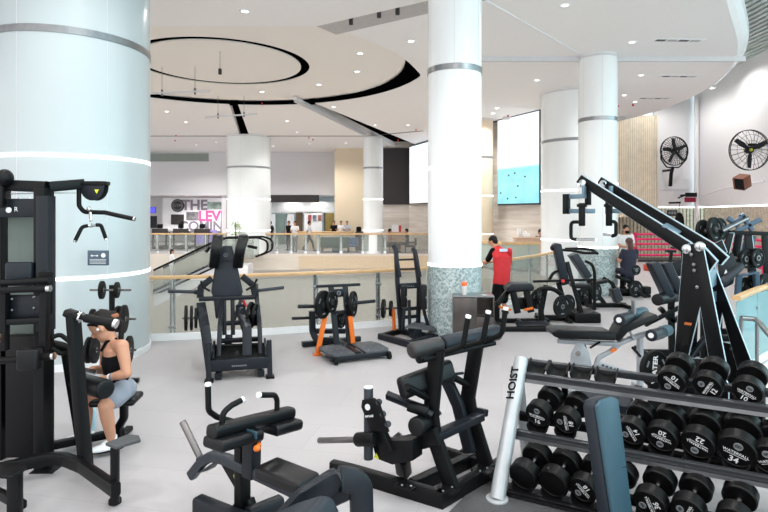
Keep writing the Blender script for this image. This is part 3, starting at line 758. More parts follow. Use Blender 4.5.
# ================================================================ SEATED WOMAN
f = Fr(-2.42, 5.1, 0); P = f.at
t = thing('person', 'woman in black sports top and grey shorts seated sideways, looking down at a phone', 'person', f)
D = 5.05
hd = P(103, 326.5, D); fw = V((-.9, -.25, -.62)); up = V((-.45, 0, 1))
nk = P(113, 340, D + .02); chest = P(116, 360, D + .03); waist = P(118, 380, D + .05); pel = P(119, 390, D + .08)
side = V((.28, -.95, 0))      # towards the viewer: her left side... near shoulder
nsh = P(122, 346, D - .14); nel = P(127, 373, D - .19); nha = P(108, 378, D - .17)
fsh = P(107, 346, D + .22); fel = P(104, 370, D + .2); fha = P(92, 369, D + .02)
nhip = P(121, 391, D - .05); nkn = P(105, 406, D - .2); nan = P(112, 441, D - .08)
fhip = P(116, 390, D + .18); fkn = P(86, 402, D + .02); fan = P(87, 431, D + .1)
b = MB()
_, hu, hr = head(b, hd, fw, up, 1.14)
limb(b, [nk + V((.01, 0, -.03)), hd + V((.035, 0, -.02))], [.055, .05])
torso(b, [pel - V((0, 0, .03)), pel.lerp(waist, .5), waist, chest, nk.lerp(chest, .35), nk + V((0, 0, -.01))], [.165, .155, .125, .165, .15, .055], [.12, .11, .09, .11, .08, .05], side)
for (s_, e_, h_) in ((nsh, nel, nha), (fsh, fel, fha)):
    limb(b, [nk.lerp(chest, .3), s_], [.055, .058]); limb(b, [s_, s_.lerp(e_, .4), e_], [.056, .052, .042]); limb(b, [e_, e_.lerp(h_, .35), h_], [.043, .043, .027])
hand(b, nha, (-1, .1, -.05), (0, .35, -.9), 1, .95, .7)
hand(b, fha, (-.8, -.5, -.1), (.0, -.3, -.9), -1, .95, .7)
for (h_, k_, a_) in ((nhip, nkn, nan), (fhip, fkn, fan)):
    limb(b, [h_, h_.lerp(k_, .5), k_], [.1, .085, .06]); limb(b, [k_, k_.lerp(a_, .35), a_], [.058, .058, .036])
b.ell(pel + V((.02, 0, 0)), .115, .16, .1, X=(1, 0, 0))
remeshed(b, 'body', 'skin', t, .0075, 3)
tp = MB(); torso(tp, [waist + V((-.005, 0, .0)), waist.lerp(chest, .6), chest, nk.lerp(chest, .62)], [.134, .16, .177, .165], [.1, .115, .122, .105], side)
tp.tube([nk.lerp(chest, .6) + V((-.1, -.05, .02)), nk + V((-.03, -.06, .0)), nk + V((.05, -.02, .02))], .014, .03)
tp.tube([nk.lerp(chest, .6) + V((-.08, .07, .02)), nk + V((-.03, .05, .01)), nk + V((.05, .02, .02))], .014, .03)
remeshed(tp, 'sports_top', 'blackcloth', t, .008, 2)
sh = MB()
torso(sh, [pel - V((0, 0, .05)), pel.lerp(waist, .5), waist + V((0, 0, .0))], [.175, .162, .134], [.125, .115, .1], side)
for (h_, k_) in ((nhip, nkn), (fhip, fkn)): limb(sh, [h_, h_.lerp(k_, .42)], [.104, .1])
sh.ell(pel + V((.02, 0, 0)), .128, .172, .112)
remeshed(sh, 'shorts', 'short', t, .009, 3)
hb = MB(); r = .95
hb.ell(hd + hu * .05 - V(fw).normalized() * .02, .095, .114, .1, X=hr, Z=hu); hb.ell(hd + hu * .0 - V(fw).normalized() * .06, .09, .07, .095, X=hr, Z=hu)
hb.ell(hd - V(fw).normalized() * .12 + hu * .03, .04, .04, .05)
hb.tube([hd - V(fw).normalized() * .12 + hu * .03, hd - V(fw).normalized() * .15 - hu * .06, nk + V((.07, 0, -.06))], .025, .05)
remeshed(hb, 'hair', 'hair', t, .008, 2)
MB().ring(hd + hu * .05 - V(fw).normalized() * .005, (hu - V(fw).normalized() * .35), .099, .012, 28, 8).build('headband', 'blackcloth', t)
MB().ell(hd - V(fw).normalized() * .125 + hu * .03, .046, .046, .03).build('hair_tie', mat('ginger_scrunchie', (150, 90, 60), .7), t)
face(hd, fw, up, t, .95)
MB().ell(hd - hr * .0 + V((.0, -.095, -.01)), .012).build('earbud', 'white', t)
for a_, k_ in ((nan, 1), (fan, 1)):
    fm = MB(); foot(fm, a_, (-.75, -.45, 0), 1.0, 1.06); so = remeshed(fm, 'shoe', 'white', t, .008, 2)
    sl = MB(); g = V((a_.x, a_.y, a_.z - .085)); d_ = V((-.85, -.5, 0)).normalized(); sl.ell(g + d_ * .045 + V((0, 0, .012)), .15, .05, .014, X=d_); sl.build('sole', 'blackcloth', so)
    MB().cyl(a_ - V((0, 0, .03)), a_ + V((0, 0, .05)), .041, .043).build('sock', 'whitecloth', t, bev=.004)
w_ = nha + (nel - nha) * .12; MB().cyl(w_ - (nel - nha).normalized() * .014, w_ + (nel - nha).normalized() * .014, .033).build('smart_watch', 'white', t, bev=.004)
w_ = nha + (nel - nha) * .2; MB().cyl(w_ - (nel - nha).normalized() * .01, w_ + (nel - nha).normalized() * .01, .034).build('wrist_band', M['denim'], t, bev=.004)
ph = W(87, 370.5, D - .06)
pt = thing('mobile_phone', 'silver edged mobile phone held by the seated woman', 'phone', ph, 20)
MB().box((0, 0, 0), (.16, .078, .009), (1, 0, -.35), (.35, -.2, 1)).build('case', 'silver', pt, bev=.003)
MB().box(V((.0017, -.001, .0055)), (.148, .07, .001), (1, 0, -.35), (.35, -.2, 1)).build('display', 'blackpanel', pt)
# ================================================================ PLATE TREE behind her
f = Fr(*W(112, 300, 7.0).xy, 10); P = f.at
t = thing('weight_plate_tree', 'black weight plate tree standing against the wide column behind the woman', 'plate rack', f)
dd = f.o.y
MB().rt([(0, 0, .02), P(112, 285, dd)], .06, .06, r=.01, n=(1, 0, 0)).build('post', 'black', t)
MB().rt([(-.32, 0, .04), (.32, 0, .04)], .07, .05, r=.01).rt([(0, -.3, .04), (0, .3, .04)], .07, .05, r=.01).build('base', 'black', t)
pegs = [(290, ((102, 9), (117, 8))), (319, ((92.5, 10), (101, 10), (118, 13), (124, 14))), (350, ((89, 13), (95, 13), (129, 14)))]
for py, pls in pegs:
    MB().cyl(P(90 if py < 300 else 88, py, dd - .03), P(131 if py < 300 else 136, py, dd - .03), .014).build('peg', 'steel_dk', t)
    for px, rr in pls:
        c = P(px, py, dd - .03); r = rr * dd / FOC
        pl = thing('weight_plate', {290: 'small black weight plate on top peg of the tree', 319: 'black weight plate on middle peg of the tree', 350: 'larger black weight plate on lowest peg of the tree'}[py] + (', left side' if px < 112 else ', right side'), 'weight plate', f.o + f.u * c.x + f.v * c.y + V((0, 0, c.z)), 10, 'weight plates on the tree')
        MB().lathe((-.02, 0, 0), (1, 0, 0), [(.016, 0), (r * .4, 0), (r * .42, .008), (r * .82, .008), (r * .86, 0), (r, .004), (r, .036), (r * .86, .04), (.016, .04)], 28).build('plate', 'rubber', pl)
        MB().lathe((-.024, 0, 0), (1, 0, 0), [(.016, 0), (.032, 0), (.032, .048), (.016, .048)], 20).build('hub', 'steel', pl)
# ================================================================ loose plates
def disc_plate(label, c, ax, r, th=.04, group='weight plates on the machines', bumper=False, name='weight_plate'):
    t = thing(name, label, 'weight plate', c, 0, group); ax = V(ax).normalized()
    o = -ax * th / 2
    MB().lathe(o, ax, [(.026, 0), (r * .45, 0), (r * .48, th * .18), (r * .8, th * .18), (r * .84, 0), (r * .97, 0), (r, th * .15), (r, th * .85), (r * .97, th), (r * .84, th), (r * .8, th * .82), (r * .48, th * .82), (r * .45, th), (.026, th), (.026, 0)], 36).build('plate', 'rubber', t)
    MB().lathe(o - ax * .003, ax, [(.026, 0), (.05, 0), (.05, th + .006), (.026, th + .006), (.026, 0)], 24).build('hub', 'steel_dk', t)
    x = ax.orthogonal().normalized(); x = ax.cross(V((0, 0, 1))); x.normalize()
    for k in range(3):
        a = PI / 2 + k * 2 * PI / 3; d = x * math.cos(a) + ax.cross(x) * math.sin(a)
        for q in (-1, 1):
            MB().box(d * r * .65 + ax * q * th * .34, (r * .36, r * .1, .004), ax.cross(d), ax).build('mark', 'ink_grey', t)
    return t
def peg(t, a, b, r=.024, m='frame', tip=True):
    MB().cyl(a, b, r, seg=16).build('weight_peg', m, t, bev=.003)
# ================================================================ HACK SQUAT (facing the camera)
f = Fr(-1.87, 7.2, 14.6); P = f.at; n = (1, 0, 0)
t = thing('hack_squat_machine', 'dark grey hack squat machine with tall back pad and shoulder pads facing camera', 'gym machine', f)
def V_(px, py, v): return f.onv(px, py, v)
# front frame and tread
for x in ((209, 381, 344), (270, 376, 340)):
    a = V_(x[0], x[1], 0); b = V_(x[0] - (1 if x[0] < 240 else 1), x[2], .05)
    a.z = 0; MB().rt([a, b], .1, .065, r=.012, n=(0, 1, 0)).build('front_leg', 'frame', t)
    MB().box(a + V((0, 0, .015)), (.11, .14, .03)).build('foot', 'rubber', t, bev=.006)
MB().box((V_(211, 366, 0) + V_(269, 362, 0)) / 2, (.78, .05, .15)).build('front_panel', 'frame', t, bev=.01)
l = MB(); text(l, 'GYM PRO', (V_(238, 366, 0)) + V((0, -.027, .0)), (1, 0, 0), (0, 0, 1), .035); 
l = MB()
for i in range(8): l.box(V_(232.5 + i * 1.9, 365.6 - i * .12, 0) + V((0, -.027, 0)), (.014, .004, .018))
l.build('lettering', 'ink_grey', t)
MB().box(((V_(212, 355, 0).x + V_(268, 355, 0).x) / 2, .16, .30), (.72, .36, .03), None, (0, -.35, 1)).build('foot_platform', 'rubber', t, bev=.006)
for px in (213, 266): MB().box((V_(px, 350, 0).x, .18, .36), (.03, .4, .05), None, (0, -.35, 1)).build('platform_edge', 'frame', t, bev=.006)
MB().tube([V_(213, 346, .32), V_(264, 344, .32)], .02).build('cross_tube', 'black', t)
# side rails running up and back
for q, (x0, y0, x1, y1, x2, y2) in enumerate(((211, 350, 205, 328, 201, 306), (247, 345, 247, 330, 240, 308))):
    pts = [V_(x0, y0 + 20, .1), V_(x1, y1, .25), V_(x2, y2, .75)]
    pts[0].z = .12
    MB().rt(pts, .125, .12, 0, r=.012, n=n).build('side_frame', 'frame', t)
for q in (-1, 1):
    xx = -.27 if q < 0 else .27
    MB().rt([(xx, .1, .1), (xx - .01 * q, .3, .62), (xx - .03 * q, .75, .88), (xx - .03 * q, 1.15, 1.05)], .06, .12, .1, r=.012, n=n).build('side_rail', 'frame', t)
    MB().prism([(xx, .05, .06), (xx, .8, .06), (xx, .75, .78), (xx, .32, .6)], (.02, 0, 0)).build('side_plate', 'frame_mid', t, bev=.004)
    MB().rt([(xx, .04, .05), (xx, 1.25, .05)], .09, .08, r=.012, n=n).build('base_beam', 'frame', t)
    MB().rt([(xx - .06 * q * -1, 1.2, .03), (xx + .1 * q, 1.28, .03), (xx + .1 * q, 1.0, .12)], .07, .05, .05, r=.012, n=(0, 0, 1)).build('rear_foot', 'frame', t)
MB().rt([(-.3, 1.2, .06), (.3, 1.2, .06)], .1, .08, r=.012).build('rear_beam', 'frame', t)
MB().rt([(-.28, .75, .6), (.28, .75, .6)], .08, .06, r=.012).build('cross_beam', 'frame', t)
MB().rt([(-.28, .62, .38), (.28, .62, .38)], .07, .06, r=.012).build('cross_beam', 'frame', t)
for px in (224, 232.5): MB().rt([V_(px, 298, .8), V_(px + .5, 335, .7)], .06, .05, r=.01, n=n).build('guide_post', 'frame', t)
MB().rt([V_(229, 335, .7), V_(228, 350, .6)], .1, .05, r=.01, n=n).build('guide_post', 'frame', t)
MB().rt([V_(217, 300, .78), V_(219, 318, .75)], .09, .06, r=.01, n=n).rt([V_(241, 300, .78), V_(234, 320, .72)], .05, .05, r=.01, n=n).build('brace', 'frame', t)
# carriage: back pad, shoulder pads, bars
v0 = .82
bp = [V_(x, y, v0 + .12 * (1 - (y - 245) / 52)) for x, y in ((222.5, 246), (232, 246), (236.5, 262), (243, 292), (241, 297), (213, 297), (211, 292), (215.5, 262))]
MB().prism(bp, (0, .08, 0)).build('back_pad', 'vinyl_navy', t, bev=.018, seg=3)
MB().prism([V_(x, y, v0 + .06) + V((0, .09, 0)) for x, y in ((221, 250), (233, 250), (240, 296), (214, 296))], (0, .03, 0)).build('pad_back_plate', 'frame', t)
e = MB(); c = V_(225.8, 255, v0 + .09) + V((.0, -.005, 0)); e.ring(c, (0, 1, .15), .028, .005, 24, 6); e.box(c, (.03, .006, .008)); e.box(c, (.008, .006, .03)); e.build('emblem', 'ink_grey', t)
s_ = MB(); s_.beam(V_(217, 261, v0 + .06) + V((0, -.004, 0)), V_(236, 261, v0 + .06) + V((0, -.004, 0)), .004, .006); s_.build('seam', 'blackcloth', t)
for pts in (((217.5, 238, .75), (216, 250, .68), (213.5, 266, .86)), ((243.5, 238, .75), (240, 250, .68), (238, 266, .86))):
    p = [V_(*q) for q in pts]
    MB().rt([p[0] + V((0, .1, .0)), p[0], p[1], p[2]], .145, .1, .1, r=.035, n=n).build('shoulder_pad', 'vinyl', t)
for a, b in (((210, 247, .85), (206, 252, .85)), ((248, 246, .85), (257, 248, .8))):
    MB().tube([V_(*a), V_(*b)], .022).build('shoulder_handle', 'rubber', t)
MB().rt([V_(199, 299, .8), V_(255, 297, .8)], .09, .06, r=.012).build('carriage_beam', 'frame', t)
for pts in (((200, 298), (201, 287), (212, 278)), ((255, 296), (253, 285), (242, 276))):
    MB().rt([V_(x, y, .86) for x, y in pts], .05, .09, .03, r=.01, n=(0, 1, 0)).build('carriage_arm', 'frame', t)
for pts in (((201, 281), (203, 287), (210, 291)), ((257, 279), (254, 286), (246, 290))):
    MB().tube([V_(x, y, .7) for x, y in pts], .016, .05).build('carriage_handle', 'rubber', t)
for a, b, k in (((199, 292), (168, 291), 1), ((254, 291), (284, 287.5), 1)):
    pa, pb = V_(*a, .9), V_(*b, .9)
    MB().cyl(pa, pa + (pb - pa) * .15, .036).build('bar_collar', 'frame', t, bev=.004)
    peg(t, pa, pb, .025, 'frame_mid')
MB().tube([V_(243, 300, .8), V_(246, 307, .8)], .02).build('release_lever', 'red', t)
# side storage pegs with plates
for sx, cx, cy in ((-1, 198, 318), (1, 246, 316)):
    a = V_(cx, cy, .55); b = V_(182 if sx < 0 else 260, cy, .55); peg(t, a, b, .018, 'steel_dk')
for i, (px, cy, r, lb) in enumerate(((186, 318, .172, 'outermost black plate stored at left side of the hack squat'), (191.5, 318, .168, 'middle black plate stored at left side of the hack squat'), (196, 318, .14, 'innermost smaller black plate stored at left side of the hack squat'), (251, 315, .185, 'large black plate stored at right side of the hack squat'), (256, 315, .15, 'outer black plate stored at right side of the hack squat'))):
    p = V_(px, cy, .55); disc_plate(lb, f.o + f.u * p.x + f.v * p.y + V((0, 0, p.z)), f.u + f.v * (.05 if px < 220 else -.35), r, .036)
# ================================================================ BELT SQUAT (orange legs)
f = Fr(-.74, 7.9, 24); P = f.at
t = thing('belt_squat_machine', 'low dark plate loaded machine with two orange legs and split foot platform', 'gym machine', f)
def V_(px, py, v): return f.onv(px, py, v)
L = .92
MB().prism([(-.02, .12, .1), (.03, .0, .1), (.36, 0, .1), (.36, .62, .1), (.0, .62, .1), (-.04, .5, .1)], (0, 0, .035)).build('foot_platform', mat('pebbled_grey_tread', (72, 76, 82), .6, bump=.4, bscale=60), t, bev=.008)
MB().prism([(.52, 0, .1), (.88, 0, .1), (.93, .1, .1), (.93, .45, .1), (.86, .62, .1), (.52, .62, .1)], (0, 0, .035)).build('foot_platform', bpy.data.materials['pebbled_grey_tread'], t, bev=.008)
for x0, x1 in ((.02, .34), (.54, .9)):
    for i in range(3):
        for j in range(3): MB().ell((x0 + .06 + (x1 - x0 - .12) * i / 2, .1 + .2 * j, .136), .009, .009, .003, 8, 6).build('grip_stud', 'steel', t)
MB().rt([(-.02, .03, .07), (.92, .03, .07)], .07, .06, r=.01).build('platform_beam', 'frame', t)
for y in (.05, .58): MB().rt([(.0, y, .085), (.9, y, .085)], .05, .04, r=.008).build('platform_bearer', 'frame', t)
for x, y in ((.05, -.03), (.88, -.03)):
    MB().cyl((x - .025, y, .055), (x + .025, y, .055), .055, seg=20).build('wheel', 'rubber', t, bev=.008)
MB().rt([(.44, .1, .07), (.44, 1.3, .07)], .1, .1, r=.012, n=n).build('base_beam', 'frame', t)
MB().rt([(-.1, 1.2, .05), (.9, 1.2, .05)], .1, .08, r=.012).build('rear_beam', 'frame', t)
va = .7
for a, b in (((331, 287), (337, 342)), ((345, 286), (349.5, 340))):
    pa, pb = V_(*a, va + .1), V_(*b, va - .05); pb.z = .1
    MB().rt([pa, pb], .05, .09, r=.012, n=(0, 1, 0)).build('mast', 'frame', t)
    MB().box(pb + V((0, 0, .01)), (.16, .14, .03)).build('mast_foot', 'frame', t, bev=.005)
MB().cyl(V_(316, 286.5, va + .1), V_(360, 284.5, va + .1), .024).build('top_bar', 'frame', t, bev=.004)
MB().box(V_(338.5, 293, va + .07), (.2, .03, .13)).build('logo_plate', 'frame', t, bev=.008)
e = MB(); c = V_(338.5, 293, va + .07) + V((0, -.017, 0)); e.ring(c, (0, 1, 0), .03, .006, 24, 6); e.box(c, (.034, .005, .008)); e.build('emblem', 'ink_grey', t)
MB().box(V_(340, 312, va), (.2, .06, .05)).build('cross_plate', 'frame', t, bev=.005)
peg(t, V_(334, 306, va - .05), V_(298, 306.5, va - .05), .03)
peg(t, V_(346, 304, va), V_(375, 301, va), .028)
peg(t, V_(318, 317.5, 1.1), V_(292, 318.5, 1.1), .024)
MB().rt([V_(312, 311, 1.1), V_(312.5, 331, 1.1), V_(316, 340, 1.05), (.44, 1.0, .1)], .07, .1, .12, r=.012, n=(0, 1, 0)).build('rear_post', 'frame', t)
MB().rt([V_(316, 331, 1.05), V_(345, 331, 1.0)], .07, .08, r=.012).build('cross_beam', 'frame', t)
for a, b in (((325, 316), (317.5, 343.5)), ((350, 316), (353.5, 341))):
    pa, pb = V_(*a, .62), V_(*b, .62); pb.z = .02 if a[0] < 330 else .05
    MB().rt([pa, pb], .04, .075, r=.008, n=(0, 1, 0)).build('orange_leg', 'orange', t)
    MB().box((pb.x, pb.y, .012), (.13, .1, .024)).build('leg_foot', 'orange', t, bev=.004)
MB().rt([V_(335, 296, va), V_(322, 298, va - .15), V_(321, 303, va - .15)], .05, .04, .05, r=.008, n=(0, 1, 0)).build('lever_arm', 'frame', t)
for px, py, v, r, ax, lb in ((323, 304.5, va - .16, .215, (.62, -.7, 0), 'big black plate on left peg of the orange legged machine'), (331.5, 302, va - .1, .165, (.62, -.7, 0), 'smaller black plate beside the mast of the orange legged machine'), (353, 304, va, .205, (.75, -.55, 0), 'black plate on right peg of the orange legged machine'), (341, 320, va + .2, .13, (.6, -.7, 0), 'small black plate behind the mast of the orange legged machine')):
    p = V_(px, py, v); disc_plate(lb, f.o + f.u * p.x + f.v * p.y + V((0, 0, p.z)), f.u * ax[0] + f.v * ax[1], r, .05)
# ================================================================ STANDING HIP MACHINE (tall ladder)
f = Fr(.28, 9.25, 24); P = f.at
t = thing('standing_abductor_machine', 'tall dark ladder framed machine with knee pads in front of the centre column', 'gym machine', f)
def V_(px, py, v): return f.onv(px, py, v)
v1 = .45
for a, b, c in (((396, 250), (397.5, 285), (401, 334)), ((415, 252), (419, 285), (418, 332))):
    pa, pm, pb = V_(*a, v1), V_(*b, v1), V_(*c, v1); pb.z = .1
    MB().rt([pa, pm, pb], .055, .075, r=.01, n=(0, 1, 0)).build('upright', 'frame', t)
for pts in (((396, 247), (397, 262), (399.5, 277)), ((415.5, 250), (417, 262), (419.5, 277))):
    p = [V_(*q, v1 - .03) for q in pts]; p[0] = p[0] + V((0, .1, .01)); MB().rt([p[0], p[0].lerp(p[1], .2) - V((0, .05, 0)), p[1], p[2]], .07, .085, .05, r=.03, n=n).build('grip_sleeve', 'vinyl_navy', t)
for y in (259.5, 269): MB().cyl(V_(396, y + .3, v1), V_(417, y - .3, v1), .018).build('rung', 'frame', t)
MB().box((V_(399, 286, v1) + V_(419, 285.5, v1)) / 2, (.42, .05, .1)).build('cross_plate', 'frame', t, bev=.006)
l = MB()
for i in range(5): l.box(V_(404 + i * 2.2, 286, v1) + V((0, -.028, 0)), (.02, .004, .02))
l.build('lettering', 'ink_grey', t)
for y in (309, 317): MB().box((V_(402, y, v1) + V_(418, y - .5, v1)) / 2, (.34, .05, .06)).build('cross_plate', 'frame', t, bev=.006)
for xx, c in ((404, 296.5), (423.5, 297)):
    p = V_(xx, c, .2 if xx > 410 else .32); MB().box(p, (.1 if xx < 410 else .12, .09, .44 if xx > 410 else .38), (1, -.45 if xx > 410 else .45, 0)).build('knee_pad', 'vinyl', t, bev=.025, seg=3)
    e = MB().cyl(p + V((.02, -.066, 0)), p + V((.02, -.07, 0)), .015); e.build('pad_mark', 'ink_grey', t)
    MB().rt([p - V((0, 0, .2)), V((p.x - .02 + (.12 if xx > 410 else 0), p.y, .15))], .05, .05, r=.008, n=n).build('pad_arm', 'frame', t)
MB().prism([V_(405, 328, .1), V_(436, 331.5, 0), V_(440, 327, .15), V_(416, 322, .6)], (0, 0, .025)).build('foot_platform', bpy.data.materials['pebbled_grey_tread'], t, bev=.006)
MB().box((V_(418, 337, .1).x, .2, .12), (.16, .2, .2)).build('pivot_block', 'frame', t, bev=.01)
gl_ = lambda px, py, z=.05: f.loc(G(px, py, z))
MB().rt([gl_(380, 336), gl_(416, 346)], .1, .1, r=.012, n=(0, 0, 1)).build('base_beam', 'frame', t)
MB().rt([gl_(402, 331), gl_(436, 338)], .1, .1, r=.012, n=(0, 0, 1)).build('base_beam', 'frame', t)
MB().rt([gl_(380, 337, .04), gl_(404, 330, .04)], .1, .08, r=.012, n=(0, 0, 1)).build('base_foot', 'rubber', t)
MB().rt([gl_(408, 344), gl_(436, 337)], .1, .1, r=.012, n=(0, 0, 1)).build('base_beam', 'frame', t)
MB().rt([V_(409, 300, v1), V_(410, 334, v1 - .1)], .05, .05, r=.01, n=n).build('centre_post', 'frame', t)
peg(t, V_(376, 309, .7), V_(398, 308, .7), .02, 'steel_dk')
MB().rt([V_(393, 309, .6), V_(394.5, 333, .6)], .04, .06, r=.008, n=(0, 1, 0)).build('orange_leg', 'orange', t)
for px, r, lb in ((383.5, .17, 'outer black plate on left peg of the tall ladder machine'), (391, .14, 'inner black plate beside orange leg of the tall ladder machine')):
    p = V_(px, 308.5, .7 if px < 390 else .62); disc_plate(lb, f.o + f.u * p.x + f.v * p.y + V((0, 0, p.z)), f.u * .8 - f.v * .5, r, .05)
# ================================================================ NEAR GLASS RAILING
M['railglass'] = glass('clear_railing_glass', (232, 236, 234), .35, .10, (222, 220, 216))
M['railglass_g'] = glass('greenish_railing_glass', (214, 226, 220), .4, .45, (214, 226, 220))
def railing(label, pts, post_xs, gl, h=1.07, step=None, inset=.0, wood='oak', zb=0.0, kick=True, hw=.1, hh=.06, group=None, pw=.09):
    p0 = V((*pts[0], zb)); t = thing('glass_railing', label, 'railing', p0, 0, group)
    loc = [V((x, y, zb)) - p0 for x, y in pts]
    MB().sweep([p + V((0, 0, h)) for p in loc], rrect(hh, hw, .015), (0, 0, 1)).build('handrail', wood, t)
    if kick: MB().sweep([p + V((0, 0, .06)) for p in loc], rrect(.12, .05), (0, 0, 1)).build('kick_rail', 'white', t)
    # lengths along the line
    acc = [0]
    for a, b in zip(loc, loc[1:]): acc.append(acc[-1] + (b - a).length)
    def at(s):
        for i in range(len(acc) - 1):
            if s <= acc[i + 1] or i == len(acc) - 2: q = (s - acc[i]) / (acc[i + 1] - acc[i]); return loc[i].lerp(loc[i + 1], q), (loc[i + 1] - loc[i]).normalized()
    ss = sorted(post_xs(acc[-1], at, p0)) if callable(post_xs) else [step * (i + .5) for i in range(int(acc[-1] / step))]
    for s in ss:
        p, d = at(s); nn = V((-d.y, d.x, 0))
        MB().rt([p + nn * .03, p + nn * .03 + V((0, 0, h - .03))], pw, .03, r=.004, n=d).build('post', 'chrome', t)
        for z in (.22, .82): MB().cyl(p - d * .06 + nn * .0 + V((0, 0, z)), p + d * .06 + V((0, 0, z)), .022, seg=12).build('glass_clamp', 'steel', t)
    cuts = [0] + ss + [acc[-1]]
    for a, b in zip(cuts, cuts[1:]):
        if b - a < .15: continue
        k = max(1, int((b - a) / .6)); P_ = [at(a + .02 + (b - a - .04) * i / k)[0] for i in range(k + 1)]
        MB().sweep([p + V((0, 0, .12 + (h - .17) / 2)) for p in P_], rrect(h - .17, .012), (0, 0, 1)).build('glass_panel', gl, t)
    return t
def posts_at(pxs):
    def g(L, at, p0):
        out = []
        for px in pxs:
            best = min((abs((at(L * i / 800)[0] + p0).x * FOC / (at(L * i / 800)[0] + p0).y + CX - px), L * i / 800) for i in range(801)); out.append(best[1])
        return out
    return g
ne = [(x, y - .06) for x, y in near_edge]
railing('near glass railing with wood handrail along the atrium behind the machines', ne, posts_at([172, 316, 379, 430, 531, 548]), 'railglass')
# ================================================================ SEATED CALF RAISE (front left of centre)
f = Fr(-1.0, 3.92, -34)
t = thing('seated_calf_machine', 'grey framed seated calf machine with black seat, slanted thigh pads and orange knob in foreground', 'gym machine', f)
V_ = f.onv
z_ = lambda px, py, z: f.onz(px, py, z)
MB().rt([(0, 0, .05), (0, 0, V_(250, 440, 0).z)], .1, .07, r=.01, n=(0, 1, 0)).build('column', 'black', t)
MB().prism([V_(221, 465, 0), V_(243, 466, 0), V_(243, 500, 0), V_(238, 494, 0)], (0, .012, 0)).build('gusset', 'black', t, bev=.002)
p = V_(237, 478, 0) + V((0, -.012, 0)); MB().prism([p + V((-.025, 0, .02)), p + V((.02, 0, .02)), p + V((-.01, 0, -.025))], (0, .003, 0)).build('warning_mark', 'yellow', t)
MB().rt([V_(192, 475, -.02), V_(203, 461, -.02), V_(212, 456, -.02), V_(226, 459, -.02), V_(262, 476, -.02), V_(296, 492, -.02)], .07, .075, .08, r=.016, n=(0, 1, 0)).build('lever_arm', 'frame_mid', t)
MB().prism([V_(196, 474, -.06), V_(214, 462, -.06), V_(207, 471, -.06)], (0, .08, 0)).build('arm_gusset', 'frame_mid', t, bev=.004)
a, b = V_(202, 461, -.02), V_(182.5, 421.5, -.02)
MB().cyl(a, b, .0255).build('weight_peg', 'steel_dk', t, bev=.003)
MB().cyl(a, a + (b - a) * .1, .034).build('peg_collar', 'frame', t, bev=.004)
MB().rt([V_(251, 476, -.02), V_(252, 436, -.02)], .09, .1, r=.008, n=(0, 1, 0)).build('pad_post', 'frame', t)
MB().box(V_(251.5, 434, -.075), (.1, .012, .05)).build('scale_plate', 'vinyl_blue', t, bev=.003)
c = V_(259, 444, -.02); MB().cyl(c, c + V((.035, -.05, 0)), .014).ell(c + V((.04, -.056, 0)), .026, .026, .022).build('adjuster_knob', 'orange', t)
# thigh pads lying across: long roll over two flat pads
u0 = V_(250, 424, 0)
zt = u0.z; ux = u0.x
def across(px, py): return f.onu(px, py, ux)
A, B = across(211, 432), across(291, 412)
d = (B - A).normalized()
MB().sweep([A, A.lerp(B, .04), A.lerp(B, .96), B], [(x, y) for x, y in rrect(.11, .085, .03, 3)], (1, 0, 0)).build('pad_roll', 'vinyl', t, bev=.012)
for q0, q1 in ((-.02, .47), (.64, 1.0)):
    a = A + d * (B - A).length * q0 + V((.03, 0, -.07)); b = A + d * (B - A).length * q1 + V((.03, 0, -.07))
    MB().sweep([a, b], rrect(.2, .075, .02, 2), (1, 0, 0)).build('thigh_pad', 'vinyl', t, bev=.02, seg=3)
MB().sweep([A.lerp(B, .1) - V((0, 0, .03)), A.lerp(B, .95) - V((0, 0, .03))], rrect(.07, .05, .008), (1, 0, 0)).build('pad_beam', 'frame', t)
def handle(pts, name='handle'):
    MB().tube(pts, .02, .06, 14).build('handle', 'rubber', t)
    e = pts[0]; dd = (e - pts[1]).normalized(); MB().cyl(e, e + dd * .022, .021).build('handle_cap', 'white', t, bev=.003)
hu = lambda px, py, o: f.onu(px, py, ux + o)
handle([hu(208, 386, -.12), hu(208.5, 411, -.12), hu(217, 417, -.12), hu(238, 423, -.06)])
handle([hu(241, 400.5, .0), hu(232, 405, .0), hu(222.5, 413, .0), hu(222, 428, .0)])
handle([hu(260, 395, .0), hu(275, 395, .0), hu(277, 400, .0), hu(277, 412, .0)])
# seat
zs = .5
q = [z_(x, y, zs) for x, y in ((253, 466), (277, 456), (321, 471), (297, 486))]
c = sum(q, V()) / 4; lx = (q[3] - q[0] + q[2] - q[1]) / 2; ly = (q[1] - q[0] + q[2] - q[3]) / 2
MB().box(c - V((0, 0, .04)), (lx.length, ly.length, .085), lx, (0, 0, 1)).build('seat', 'vinyl', t, bev=.028, seg=4)
MB().box(c - V((0, 0, .09)), (lx.length * .7, .1, .03), lx).build('seat_plate', 'frame', t, bev=.004)
# base
MB().rt([(-.1, -.1, .05), (.9, -.0, .05)], .1, .08, r=.015, n=(0, 0, 1)).build('base_beam', 'frame', t)
a, b = z_(198, 504, .06), z_(262, 530, .06); MB().rt([a, b], .12, .1, r=.02, n=(0, 0, 1)).build('base_foot', 'frame', t)
a, b = z_(248, 512, .1), z_(281, 499, .1); MB().rt([a - V((0, 0, .04)), b - V((0, 0, .04))], .13, .09, r=.02, n=(0, 0, 1)).build('foot_rest', 'frame', t)
for px, py in ((256, 508), (270, 503)): MB().ell(z_(px, py, .11), .009, .009, .006).build('bolt', 'steel', t)
MB().prism([V_(225, 512, 0), V_(238, 500, 0), V_(248, 500, 0), V_(252, 512, 0)], (0, .06, 0)).build('column_bracket', 'black', t, bev=.004)
